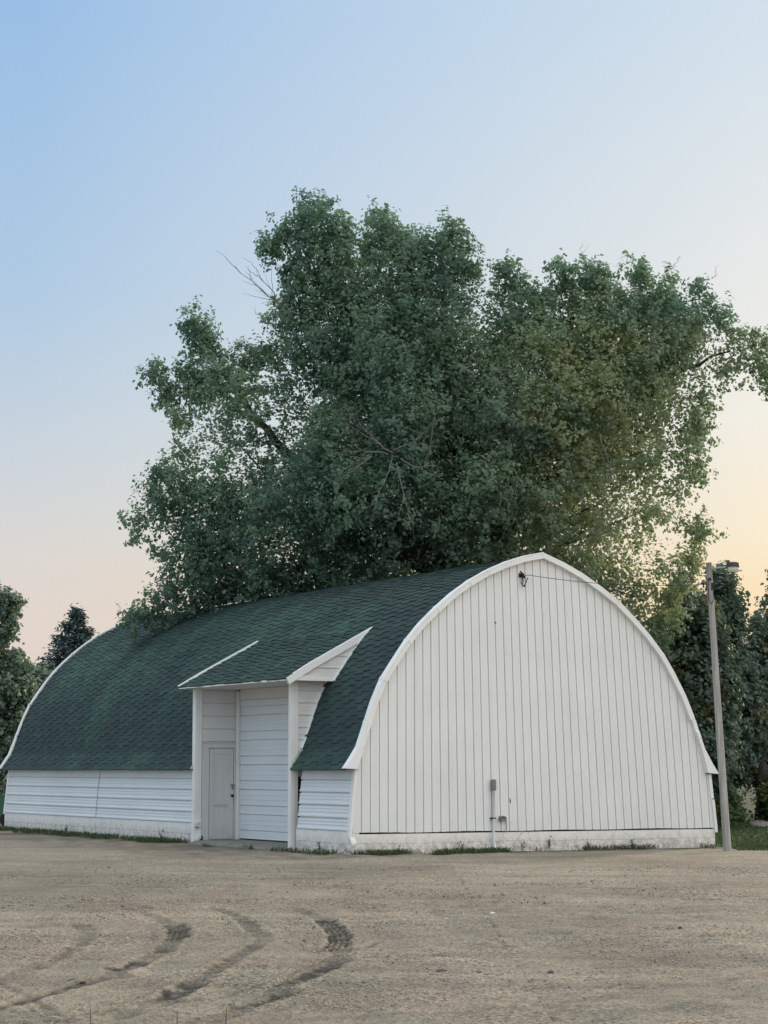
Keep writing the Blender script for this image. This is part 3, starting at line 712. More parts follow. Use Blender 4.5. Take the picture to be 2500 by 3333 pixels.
# ------------------------------------------------------------------ foliage
rng = np.random.default_rng(11)
def pip(px, pz, poly):
    P = np.array(poly); ins = np.zeros(len(px), bool); j = len(P) - 1
    for i in range(len(P)):
        xi, zi = P[i]; xj, zj = P[j]
        c = ((zi > pz) != (zj > pz)) & (px < (xj - xi) * (pz - zi) / (zj - zi + 1e-12) + xi)
        ins ^= c; j = i
    return ins
def edge_dist(px, pz, poly):
    P = np.array(poly); d = np.full(len(px), 1e9); j = len(P) - 1
    for i in range(len(P)):
        a, b2 = P[j], P[i]; e = b2 - a; t = np.clip(((px - a[0]) * e[0] + (pz - a[1]) * e[1]) / (e @ e + 1e-12), 0, 1)
        d = np.minimum(d, np.hypot(px - a[0] - t * e[0], pz - a[1] - t * e[1])); j = i
    return d
def wnoise(P, freq, seed, octs=10):
    r = np.random.default_rng(seed); out = np.zeros(len(P))
    for _ in range(octs):
        k = r.normal(size=3); k *= freq * r.uniform(0.6, 1.5) / np.linalg.norm(k)
        out += np.sin(P @ k * 2 * np.pi + r.uniform(0, 6.28))
    return out / math.sqrt(octs / 2)
def leaves_mesh(name, C, size, m, parent, tint, yellow, aspect=0.8, up=0.25, outward=None, droop=0.3):
    n = len(C)
    nr = rng.normal(size=(n, 3)); nr /= np.linalg.norm(nr, axis=1, keepdims=True); nr *= 0.42; nr[:, 2] += up
    if outward is not None: nr += outward * 0.6
    nr /= np.linalg.norm(nr, axis=1, keepdims=True)
    ax = rng.normal(size=(n, 3)); ax[:, 2] -= droop; ax -= nr * np.sum(ax * nr, 1, keepdims=True); ax /= np.linalg.norm(ax, axis=1, keepdims=True)
    bx = np.cross(nr, ax); s = (size * rng.uniform(0.65, 1.3, n))[:, None]
    fold = nr * s * 0.12
    V = np.stack([C - ax * s * .5, C + bx * s * .5 * aspect - ax * s * .08 + fold, C + ax * s * .55, C - bx * s * .5 * aspect - ax * s * .08 + fold], 1).reshape(-1, 3)
    F = np.arange(4 * n).reshape(n, 4)
    return np_mesh(name, V, F, [m], parent, {'tint': np.repeat(tint, 4), 'yellow': np.repeat(yellow, 4)})

def crown_points(poly, y0, thick, n_shoots, per, shoot_len, spread, centre, seed, holes=(), clump=0.55, thr=-0.35, upb=0.6, edge_bias=0.5, slope=1.2):
    r = np.random.default_rng(seed); P = np.array(poly); lo, hi = P.min(0), P.max(0)
    out = []
    got = 0
    while got < n_shoots:
        m = n_shoots * 3
        x = r.uniform(lo[0], hi[0], m); z = r.uniform(lo[1], hi[1], m)
        k = pip(x, z, poly); x, z = x[k], z[k]
        d = edge_dist(x, z, poly)
        T = np.minimum(thick, 0.35 + d * slope)
        for (hx, hz, hr) in holes:
            q = np.exp(-((x - hx) ** 2 + (z - hz) ** 2) / (hr * hr)); keep = r.uniform(size=len(x)) > q * 0.96
            x, z, d, T = x[keep], z[keep], d[keep], T[keep]
        # more leaves towards the outer shell
        t = r.uniform(-1, 1, len(x)); t = np.sign(t) * np.abs(t) ** edge_bias
        C = np.stack([x, y0 + t * T, z], 1)
        keep = wnoise(C, clump, seed + 5) > thr
        # keep the probability even over the volume rather than over the outline
        keep &= r.uniform(size=len(C)) < np.clip(T / thick * 1.1 + 0.5, 0, 1)
        C = C[keep]; out.append(C); got += len(C)
    B = np.concatenate(out)[:n_shoots]
    D = B - np.array(centre); D /= np.linalg.norm(D, axis=1, keepdims=True) + 1e-6
    D = D * 0.7 + np.array([0, 0, upb]) + r.normal(size=B.shape) * 0.45
    D /= np.linalg.norm(D, axis=1, keepdims=True)
    ln = shoot_len * r.uniform(0.5, 1.3, n_shoots)
    t = r.uniform(0, 1, (n_shoots, per)) ** 0.8
    pts = B[:, None, :] + D[:, None, :] * (t * ln[:, None])[:, :, None]
    pts = pts + r.normal(size=pts.shape) * (spread * (1.15 - 0.55 * t))[:, :, None]
    st = np.repeat(r.uniform(0, 1, n_shoots), per)
    return pts.reshape(-1, 3), st, np.repeat(D, per, 0)

def clump_crown(poly, y0, thick, n_clumps, shoots, per, seed, holes=(), slope=.85, rmin=.42, rmax=1.15, dmin=.62, leafsd=.07, stretch=1.2, rim=.55, rim_z=4.4):
    """foliage gathered in leafy clumps: returns leaf points, outward direction, tint and clump number"""
    r = np.random.default_rng(seed); P = np.array(poly); lo, hi = P.min(0), P.max(0); cen = []; tries = 0
    for i in range(len(P)):                     # small clumps along the rim of the crown
        a, e = P[i], P[(i + 1) % len(P)]; l = np.linalg.norm(e - a); nrm = np.array([e[1] - a[1], -(e[0] - a[0])]) / (l + 1e-9)
        for q in np.arange(.1, l, rim):
            p_ = a + (e - a) * q / l; R0 = r.uniform(.30, .50)
            for sg in (1, -1):
                c = p_ + nrm * sg * R0 * .85
                if pip(c[:1], c[1:], poly)[0] and c[1] > rim_z: cen.append((c[0], y0 + r.normal() * .4, c[1], R0)); break
    n_clumps += len(cen)
    while len(cen) < n_clumps and tries < 60:
        tries += 1; m = 1500
        x = r.uniform(lo[0], hi[0], m); z = r.uniform(lo[1], hi[1], m); k = pip(x, z, poly); x, z = x[k], z[k]; d = edge_dist(x, z, poly)
        R = np.clip(.26 + d * .62, rmin, rmax); k = d > R * .45
        for (hx, hz, hr) in holes: k &= r.uniform(size=len(x)) > 1.1 * np.exp(-((x - hx) ** 2 + (z - hz) ** 2) / (hr * hr))
        x, z, d, R = x[k], z[k], d[k], R[k]
        T = np.minimum(thick, .15 + np.maximum(d - R * .5, 0) * slope); t = r.uniform(-1, 1, len(x)); t = np.sign(t) * np.abs(t) ** .55
        for a in range(len(x)):
            if len(cen) >= n_clumps: break
            c = (x[a], y0 + t[a] * T[a], z[a], R[a])
            if all((c[0]-e[0]) ** 2 + (c[1]-e[1]) ** 2 + (c[2]-e[2]) ** 2 > (dmin * (.5 * (R[a] + e[3]))) ** 2 for e in cen): cen.append(c)
    Cn = np.array(cen); nC = len(Cn); Rr = Cn[:, 3]
    ns = np.maximum(12, (shoots * (Rr / rmax) ** 1.9).astype(int)); idx = np.repeat(np.arange(nC), ns); S = len(idx)
    D = r.normal(size=(S, 3)); D[:, 2] += .35; D /= np.linalg.norm(D, axis=1, keepdims=True)
    st = np.array([1, 1, stretch]); R_ = Rr[idx][:, None]
    B = Cn[idx, :3] + D * R_ * .30 * st + r.normal(size=(S, 3)) * .10
    ln = R_[:, 0] * r.uniform(.35, .85, S); Dd = D + r.normal(size=(S, 3)) * .3; Dd[:, 2] += .25; Dd /= np.linalg.norm(Dd, axis=1, keepdims=True)
    t = r.uniform(0, 1, (S, per)) ** .75
    pts = B[:, None] + Dd[:, None] * (t * ln[:, None])[..., None] * st + r.normal(size=(S, per, 3)) * (leafsd * (1.3 - .6 * t))[..., None]
    ct = r.normal(size=nC) * .16
    tint = .42 + ct[idx][:, None] + .30 * D[:, 2][:, None] + .12 * (t - .5) + r.normal(size=(S, 1)) * .045  # clump tops lighter, undersides darker: shading painted into the leaf tint
    return pts.reshape(-1, 3), np.repeat(D, per, 0), np.clip(tint, 0, 1).ravel(), Cn

def clear_barn(C, *arrs):
    u, v = to_local(C)
    bad = (u > -0.4) & (u < W + 0.3) & (v > -0.3) & (v < L + 0.3) & (C[:, 2] < arch_z(np.clip(u, 0, W)) + 0.06)
    bad |= C[:, 2] < 0.05
    return (C[~bad],) + tuple(a[~bad] for a in arrs)

def limb(mb, pts, r0, r1, seg=9, wob=0.12, sub=4, seed=0):
    r = random.Random(seed); P = [Vector(p) for p in pts]; out = []
    for i in range(len(P) - 1):
        for k in range(sub):
            q = P[i].lerp(P[i+1], k / sub)
            if k: q += Vector((r.uniform(-wob, wob), r.uniform(-wob, wob), r.uniform(-wob, wob) * .4))
            out.append(q)
    out.append(P[-1]); n = len(out)
    mb.tube(out, [r0 + (r1 - r0) * (i / (n - 1)) ** 0.8 for i in range(n)], seg)
    return out

# ---- the big poplar behind the barn
BIG = [(-2.1,16.64),(-1.55,16.58),(-1.19,16.15),(-0.89,15.78),(-0.65,15.41),(-0.35,15.66),(-0.11,16.15),(0.25,16.09),(0.49,15.66),(0.84,15.53),(1.2,15.41),(1.5,15.78),(1.86,16.02),(2.22,15.66),(2.4,15.04),(2.64,14.56),(2.51,14.07),(2.81,14.31),(3.12,14.8),(3.47,14.68),(3.77,14.19),(4.07,13.95),(4.31,14.56),(4.67,14.8),(5.03,14.56),(5.45,14.62),(5.74,14.43),(5.98,14.07),(6.4,14.19),(6.46,14.8),(6.82,14.68),(7.17,14.19),(7.66,14.43),(7.95,14.07),(8.37,14.13),(8.6,13.7),(9.07,13.58),(9.54,13.1),(10.24,12.49),(10.58,11.41),(9.8,11.29),(9.63,11.77),(9.15,11.41),(8.73,11.29),(8.67,10.8),(8.42,10.08),(8.18,9.85),(8.29,9.37),(8.34,8.77),(7.92,8.53),(7.91,8.24),(8.5,8.12),(8.26,7.76),(8.49,7.41),(8.13,6.99),(8.24,6.52),(7.88,5.93),(7.63,5.22),(7.03,4.4),(6.57,3.8),(4.36,3.4),(2.71,3.4),(0.83,3.4),(-0.82,3.4),(-1.64,3.4),(-2.23,3.4),(-2.69,3.6),(-4.1,4.0),(-5.03,4.45),(-5.62,4.75),(-6.09,5.22),(-6.56,5.11),(-6.8,5.58),(-6.34,5.93),(-5.87,6.16),(-6.0,6.87),(-6.24,7.23),(-6.65,7.58),(-6.72,8.06),(-6.25,8.41),(-6.37,8.77),(-5.91,9.37),(-5.33,10.08),(-5.68,10.32),(-5.57,10.8),(-6.05,11.04),(-6.29,11.65),(-5.94,12.01),(-5.46,11.89),(-5.17,12.13),(-5.24,12.98),(-5.12,13.46),(-4.64,13.22),(-4.28,12.61),(-3.92,12.37),(-3.68,12.49),(-3.21,12.49),(-3.03,13.1),(-3.21,13.46),(-2.74,13.46),(-2.5,13.7),(-2.68,14.19),(-2.98,14.68),(-3.34,14.92),(-3.23,15.41),(-2.87,15.53),(-2.75,15.78),(-2.39,15.9),(-2.33,16.27)]
HOLES = [(-4.61,9.85,.75),(-3.2,10.8,.4),(-2.25,10.2,.55),(2.75,13.7,.5),(6.97,8.65,.6),(5.79,8.65,.4),(8.33,11.77,.5),(-2.7,7.11,.4),(0.59,6.52,.55),(1.3,6.58,.5),(3.66,7.46,.4),(2.75,13.1,.4),(-4.72,9.25,.5),(-6.12,7.7,.4),(7.19,7.23,.6),(5.89,6.99,.5),(6.47,5.93,.6),(3.77,6.64,.55),(7.71,10.56,.4),(4.89,13.1,.25),(0.01,13.58,.25),(-1.54,12.98,.2)]
TY = 56.7
big = empty('poplar_tree', (2.3, TY + 1.5, 0))
tag(big, 'huge spreading broadleaf tree rising behind the barn with leaves over its roof', 'tree')
def rel(P, o): return P - np.array([o.location.x, o.location.y, o.location.z])
C, D, tint, CL = clump_crown(BIG, TY, 3.5, 400, 74, 16, 21, HOLES)
hk = np.zeros(len(C))
for (hx, hz, hr) in HOLES + [(-3.7, 9.4, .9), (-2.6, 9.9, .5), (6.3, 8.2, .6), (7.3, 8.4, .4), (6.9, 6.9, .45), (2.6, 13.2, .5), (.9, 6.4, .5), (-4.4, 10.6, .4), (-5.6, 7.4, .5), (4.9, 7.2, .5)]:
    hk = np.maximum(hk, .60 * np.exp(-((C[:, 0] - hx) ** 2 + (C[:, 2] - hz) ** 2) / (hr * hr)))
k_ = rng.uniform(size=len(C)) > hk; C, D, tint = C[k_], D[k_], tint[k_]
C, D, tint = clear_barn(C, D, tint)
tint = np.clip(tint + .10 * wnoise(C, .25, 3) - .03 + .22 * np.clip((C[:, 0] - 1) / 5, 0, 1) + .10 * np.clip((C[:, 2] - 9) / 5, 0, 1), 0, 1)  # lighter towards the right and top: hazy veil painted into the tint
yel = np.clip(np.exp(-(((C[:, 0] - 5.1) / 1.5) ** 2 + ((C[:, 2] - 10.6) / 2.6) ** 2)) * (0.5 + 0.55 * wnoise(C, 0.9, 8)) + (rng.uniform(size=len(C)) < 0.02) * 0.5, 0, 0.62)
yel = np.clip(yel + np.clip(np.exp(-(((C[:, 0] - 6.5) / 2.6) ** 2 + ((C[:, 2] - 6.4) / 2.0) ** 2)) * (0.25 + 0.4 * wnoise(C, 0.9, 9)), 0, .5), 0, 0.9)
yel = np.clip(yel * .8 + .25 * np.clip((C[:, 0] + .5) / 7, 0, 1) * (C[:, 2] < 13), 0, .9)  # extra yellow growing to the right paints in the warm veil
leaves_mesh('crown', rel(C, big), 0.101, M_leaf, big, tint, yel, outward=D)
mb = MB(); o = Vector(big.location)
def lm(pts, r0, r1, s, seg=9, wob=0.12): limb(mb, [Vector(p) - o for p in pts], r0, r1, seg, wob, 4, s)
lm([(2.3, 57.5, -0.2), (2.25, 57.4, 2.5), (2.1, 57.2, 5.6)], 0.62, 0.5, 1, 12)
lm([(2.1, 57.4, 5.5), (0.83, 57.2, 7.46), (-0.82, 57, 8.65), (-2.24, 56.9, 9.49), (-3.43, 56.8, 10.7), (-4.55, 56.7, 12.3)], 0.34, 0.03, 2)
lm([(2.1, 57.4, 5.3), (3.31, 57.2, 8.3), (4.16, 57, 10.56), (4.9, 56.9, 13.3), (4.8, 56.9, 14.2)], 0.42, 0.03, 3)
lm([(2.1, 57.4, 5.6), (1.19, 57, 9.37), (-0.35, 56.9, 11.77), (-1.31, 56.9, 14.0), (-1.67, 56.9, 15.8)], 0.36, 0.03, 4)
lm([(1.5, 57.2, 8.0), (2.02, 57.2, 10.56), (1.56, 57.2, 13.4), (1.86, 57.2, 15.3)], 0.25, 0.03, 5)
lm([(3.4, 57.2, 8.4), (5.57, 57, 9.97), (7.38, 56.8, 11.77), (9.0, 56.7, 12.4)], 0.20, 0.02, 6)
lm([(1.6, 57.3, 6.6), (-1.53, 57.2, 8.0), (-3.89, 57, 8.4), (-5.9, 56.8, 8.0)], 0.24, 0.02, 7)
lm([(2.0, 57.3, 6.0), (0.6, 56.6, 7.2), (-1.5, 56.4, 7.2), (-3.0, 56.3, 6.2)], 0.2, 0.02, 9)
r = random.Random(5)
for k in range(70):   # lesser branches through the crown
    i = rng.integers(len(C)); q = Vector(C[i]); p = Vector((1.2 + (q.x - 1.2) * .55 + r.uniform(-.6, .6), TY + (q.y - TY) * .5, max(6.0, 6.0 + (q.z - 6.5) * .55)))
    mid = p.lerp(q, .5); chk = np.array([[mid.x, mid.z], [p.x, p.z], list((p.lerp(q, .75).x, p.lerp(q, .75).z))])
    if not pip(chk[:, 0], chk[:, 1], BIG).all() or edge_dist(chk[:, 0], chk[:, 1], BIG).min() < .45: continue
    lm([p, p.lerp(q, .5) + Vector((0, 0, r.uniform(-.2, .3))), q.lerp(p, .15)], 0.036, 0.006, 100 + k, 5, 0.08)
mb.build('trunk', M_bark, big, True)
def twig(p, q, r0, seed, nsub=5, fan=0.5):
    mb = MB(); rr = random.Random(seed); P = limb(mb, [Vector(p) - o, (Vector(p).lerp(Vector(q), .5) + Vector((0, 0, rr.uniform(-.12, .12)))) - o, Vector(q) - o], r0, r0 * .25, 6, 0.05, 4, seed)
    for k in range(nsub):
        a = P[rr.randrange(2, len(P) - 1)]; d = (P[-1] - P[0]).normalized(); l = (P[-1] - P[0]).length * rr.uniform(.25, .5)
        e = a + (d + Vector((rr.uniform(-1, 1), rr.uniform(-.5, .5), rr.uniform(-.7, 1))) * fan).normalized() * l
        limb(mb, [a, a.lerp(e, .5) + Vector((rr.uniform(-.05, .05), 0, rr.uniform(-.05, .08))), e], r0 * .5, r0 * .12, 5, 0.03, 3, seed + k)
    mb.build('dead_branch', M_deadwood, big)
twig((-2.3, 56.2, 13.15), (-3.85, 56.0, 14.5), 0.022, 41, 6, 0.9)
twig((-2.6, 56.2, 13.4), (-3.35, 56.1, 14.5), 0.018, 42, 6, 0.9)
twig((-2.8, 56.2, 13.3), (-3.3, 56.0, 13.25), 0.014, 43, 4, 0.9)
for k, (ox, oz, dx, dzz) in enumerate([(0.2, 9.15, -1.35, .85), (-.05, 9.3, -.8, .75), (.1, 9.1, -1.3, -.05), (-.3, 9.05, -.7, -.6), (.2, 9.0, -.45, -1.3), (.3, 8.9, .35, -1.5), (.25, 9.2, .85, .5), (.4, 9.0, .7, -.25)]):
    twig((ox, 52.6, oz), (ox + dx, 52.1, oz + dzz), 0.017, 60 + k, 4, 0.75)
for k, (x, z, dx, dzz) in enumerate([(4.95, 14.3, .15, .9), (7.3, 14.2, .35, .55), (8.35, 14.0, .2, .5), (5.0, 6.9, .5, 1.0), (4.6, 8.2, .9, -1.1), (1.0, 8.9, .25, 1.2), (3.0, 7.9, -.6, .6), (8.0, 6.6, .55, .25), (-6.5, 5.3, -.3, .8), (-6.0, 8.4, -.45, .35), (5.2, 9.6, .5, -1.5), (6.3, 11.6, .4, .8)]):
    yy = 52.7 if 5 < z < 13 and -5 < x < 7.5 else 55.2
    dq = 1.0 if yy < 54 else .65
    twig((x, yy, z), (x + dx * dq, yy - .1, z + dzz * dq), 0.014 if yy < 54 else .009, 80 + k, 2, 0.4)

# ---- other trees
def tree(name, label, poly, y0, thick, nsh, per, leafmat, size, seed, trunk_x, group=None, holes=(), upb=0.5, cat='tree', trunks=1, shoot=0.6, spread=0.16, tshift=0.0, rt=0.2, cz=0.5):
    P = np.array(poly); c = (float(P[:, 0].mean()), y0, float(P[:, 1].min() + (P[:, 1].max() - P[:, 1].min()) * cz))
    t = empty(name, (trunk_x, y0, 0)); tag(t, label, cat, group)
    wd_ = P[:, 0].max() - P[:, 0].min()
    if cat == 'shrub':
        C, st, D = crown_points(poly, y0, thick, nsh, per, shoot, spread, c, seed, holes, clump=0.6, thr=-0.6, upb=upb); tint = .4 + .4 * (st - .5)
    else:
        C, D, tint, _c = clump_crown(poly, y0, thick, nsh // 15, 46, 13, seed, holes, rmin=.32, rmax=.85, dmin=.6, rim=.45, rim_z=1.2, leafsd=.08); st = tint
    C, tint, D = clear_barn(C, tint, D)
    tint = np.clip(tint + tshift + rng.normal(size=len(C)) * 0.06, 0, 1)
    yel = np.clip((rng.uniform(size=len(C)) < 0.03) * 0.6 + np.clip(wnoise(C, .8, seed + 2) - 1.2, 0, .5), 0, .8)
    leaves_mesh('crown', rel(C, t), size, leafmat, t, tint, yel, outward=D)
    mb = MB(); o = Vector(t.location); r = random.Random(seed)
    for k in range(trunks):
        dx = (k - (trunks - 1) / 2) * 0.5
        limb(mb, [(dx, 0, -0.2), (dx * 1.3 + r.uniform(-.1, .1), 0, c[2] * .5), (c[0] - trunk_x + dx * 1.6, 0, c[2])], rt, rt * .55, 9, 0.06, 4, seed)
    for k in range(10):
        q = Vector(C[rng.integers(len(C))]) - o; limb(mb, [(c[0] - trunk_x, 0, c[2] * r.uniform(.5, 1)), q * .5 + Vector((0, 0, c[2] * .4)), q], rt * .35, 0.012, 6, 0.08, 3, seed + k)
    mb.build('trunk', M_bark, t, True)
    return t
GR = 'trees behind the right end of the barn'
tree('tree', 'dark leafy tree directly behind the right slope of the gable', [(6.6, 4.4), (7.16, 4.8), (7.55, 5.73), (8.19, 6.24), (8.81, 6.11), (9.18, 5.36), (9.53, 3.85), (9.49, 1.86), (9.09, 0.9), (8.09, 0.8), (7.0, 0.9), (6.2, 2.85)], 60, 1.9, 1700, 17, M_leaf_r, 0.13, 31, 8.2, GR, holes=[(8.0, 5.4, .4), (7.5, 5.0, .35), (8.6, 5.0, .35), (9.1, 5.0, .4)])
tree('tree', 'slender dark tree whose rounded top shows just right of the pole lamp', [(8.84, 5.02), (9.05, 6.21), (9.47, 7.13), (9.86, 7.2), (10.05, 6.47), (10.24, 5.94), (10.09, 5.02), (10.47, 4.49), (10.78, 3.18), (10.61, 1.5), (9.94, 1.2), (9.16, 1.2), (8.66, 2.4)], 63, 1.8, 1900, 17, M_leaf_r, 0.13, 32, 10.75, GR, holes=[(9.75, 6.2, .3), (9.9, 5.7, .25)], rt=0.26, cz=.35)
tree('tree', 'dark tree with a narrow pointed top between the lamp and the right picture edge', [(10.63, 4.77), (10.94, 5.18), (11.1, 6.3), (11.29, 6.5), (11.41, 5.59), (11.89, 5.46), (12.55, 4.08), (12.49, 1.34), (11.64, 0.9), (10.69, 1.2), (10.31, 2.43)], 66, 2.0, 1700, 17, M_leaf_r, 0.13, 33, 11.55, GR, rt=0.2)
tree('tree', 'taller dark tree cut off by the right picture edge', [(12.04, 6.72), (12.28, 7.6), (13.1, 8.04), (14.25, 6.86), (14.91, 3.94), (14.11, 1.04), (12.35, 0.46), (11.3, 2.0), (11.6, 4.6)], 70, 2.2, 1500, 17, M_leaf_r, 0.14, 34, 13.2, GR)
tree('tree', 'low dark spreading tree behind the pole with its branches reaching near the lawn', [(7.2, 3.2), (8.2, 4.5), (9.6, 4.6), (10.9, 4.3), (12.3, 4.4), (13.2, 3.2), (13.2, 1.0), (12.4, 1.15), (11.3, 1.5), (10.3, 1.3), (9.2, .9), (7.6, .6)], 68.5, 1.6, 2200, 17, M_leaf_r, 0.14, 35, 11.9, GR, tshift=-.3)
def shrub(name, label, x, y, w, h, n, m, seed, group=None, size=0.11, tshift=0.3):
    pts = []
    for k in range(14):
        a = math.pi * k / 13; pts.append((x + math.cos(a) * w * (0.85 + 0.25 * math.sin(k * 2.3 + seed)), 0.05 + math.sin(a) * h * (0.85 + 0.2 * math.sin(k * 1.7 + seed))))
    return tree(name, label, pts, y, w * .8, n, 14, m, size, seed, x, group, cat='shrub', shoot=0.35, spread=0.12, tshift=tshift, rt=0.04, cz=.3)
shrub('shrub', 'light green bush standing between the wooden pole and the dark tree trunk', 9.35, 62.0, 0.55, 1.35, 330, M_bush, 51, 'bushes on the lawn edge')
shrub('shrub', 'light green bush behind the foot of the barn, just left of the pole', 8.15, 60.5, 0.5, 0.8, 260, M_bush, 52, 'bushes on the lawn edge', tshift=.1)
shrub('shrub', 'light green bush at the right picture edge beside the lawn', 11.0, 62.5, 0.5, 1.3, 300, M_bush, 53, 'bushes on the lawn edge')
mb = MB(); 
r = random.Random(3)
rows = []
for i in range(7):
    for j in range(12):
        a = 2 * math.pi * j / 12; ph = math.pi / 2 * i / 6; k = 1 + 0.18 * math.sin(3 * a + i)
        rows.append((0.42 * math.cos(a) * math.cos(ph) * k, 0.25 * math.sin(a) * math.cos(ph) * k, 0.18 * math.sin(ph) * k - 0.02))
fs = [(i*12 + j, i*12 + (j+1) % 12, (i+1)*12 + (j+1) % 12, (i+1)*12 + j) for i in range(6) for j in range(12)]
mb.add(rows, fs)
rk = mb.build('rock', painted('rock_grey', (0.27, 0.24, 0.22), amount=.6, rough=.9, stretch=(3, 3, 3)), None, True); rk.location = (10.45, 62.0, 0.0)
tag(rk, 'grey rock lying at the foot of the dark tree beyond the lawn', 'rock')
# left side
GL = 'trees beyond the far left end of the barn'
tree('tree', 'pale leafy tree cut off by the left picture edge', [(-14.93, 7.24), (-14.01, 8.19), (-13.21, 7.71), (-12.74, 7.4), (-12.34, 7.24), (-12.4, 6.45), (-12.62, 5.67), (-12.15, 5.35), (-11.89, 4.42), (-11.71, 3.17), (-11.99, 1.0), (-13.84, 0.38), (-15.28, 1.93), (-15.52, 5.35)], 75, 1.7, 1500, 16, M_leaf_l, 0.15, 36, -13.6, GL, holes=[(-12.75, 5.5, .5), (-12.3, 6.2, .25)], tshift=.2)
tree('tree', 'rounded bushy tree in front of the spruce, low behind the barn', [(-13.49, 3.56), (-12.87, 5.02), (-12.3, 5.18), (-11.88, 4.69), (-11.4, 5.02), (-10.9, 4.53), (-10.24, 3.88), (-9.89, 2.26), (-10.19, 0.65), (-12.45, 0.33), (-13.44, 0.97)], 78, 1.8, 1900, 16, M_leaf_l, 0.15, 37, -11.6, GL, tshift=.2)
# spruce
sx, sy, sh = -11.7, 84.0, 7.65
spr = empty('spruce_tree', (sx, sy, 0)); tag(spr, 'dark blue-green spruce peeking over the left end of the barn roof', 'tree')
pts = []; tn = []; mb = MB(); r = random.Random(9)
limb(mb, [(0, 0, -.1), (0, 0, sh * .6), (0, 0, sh)], 0.16, 0.02, 8, 0.01, 3, 1)
nb = 0
for zi in np.arange(0.6, sh - 0.05, 0.17):
    R = (1.0 - zi / sh) ** 0.88 * 4.1 * r.uniform(.8, 1.2) + .05
    for k in range(9 if zi < sh * .8 else 6):
        a = r.uniform(0, 6.283); L_ = R * r.uniform(.72, 1.12); tip = (math.cos(a) * L_, math.sin(a) * L_, zi - L_ * .10 + (L_ * .12))
        mid = (tip[0] * .55, tip[1] * .55, zi - L_ * .12)
        limb(mb, [(0, 0, zi), mid, tip], 0.025, 0.006, 4, 0.0, 2, 1)
        m_ = int(26 + 46 * L_)
        for q in range(m_):
            t = r.random() ** .7; b_ = [mid[i] * 2 * t * (1 - t) * 1 + tip[i] * t * t + (0, 0, zi)[i] * (1 - t) ** 2 + (mid[i] * 0) for i in range(3)]
            pts.append((b_[0] + r.gauss(0, .11), b_[1] + r.gauss(0, .11), b_[2] + r.gauss(-.05, .09))); tn.append(t)
pts = np.array(pts); tn = np.array(tn)
leaves_mesh('crown', pts, 0.21, M_needle, spr, np.clip(tn * .6 + rng.normal(size=len(pts)) * .2 + .1, 0, 1), np.zeros(len(pts)), aspect=.38, up=.5)
mb.build('trunk', M_bark, spr, True)
# green equipment just visible past the far corner of the barn
eq = empty('garden_trailer', (-10.75, 62.6, 0)); tag(eq, 'green machine with a bent tube rail, mostly hidden past the left corner of the barn', 'machinery')
mb = MB(); mb.box(-0.55, 0.42, -0.4, 0.4, 0.38, 0.78); mb.box(-0.45, 0.35, -0.3, 0.3, 0.78, 0.88)
mb.build('body', painted('green_paint', (0.03, 0.12, 0.075), dirt=(0.05, 0.06, 0.04), amount=.4), eq)
mb = MB(); mb.tube([(0.1, -.2, .85), (0.12, -.2, 1.3), (0.22, -.2, 1.46), (.4, -.2, 1.48), (.55, -.2, 1.46)], [.022] * 5, 8); mb.tube([(.16, -.2, 1.34), (.38, -.2, 1.12), (.5, -.2, .88)], [.018] * 3, 8)
mb.build('tube_rail', M_galv, eq, True)
for sx_ in (-.35, .25):
    mb = MB(); mb.tube([(sx_, -.46, .2), (sx_, -.45, .2), (sx_, -.33, .2), (sx_, -.32, .2)], [.14, .2, .2, .14], 18); w_ = mb.build('wheel', simple('tyre_rubber', (.02, .02, .02), .9), eq)

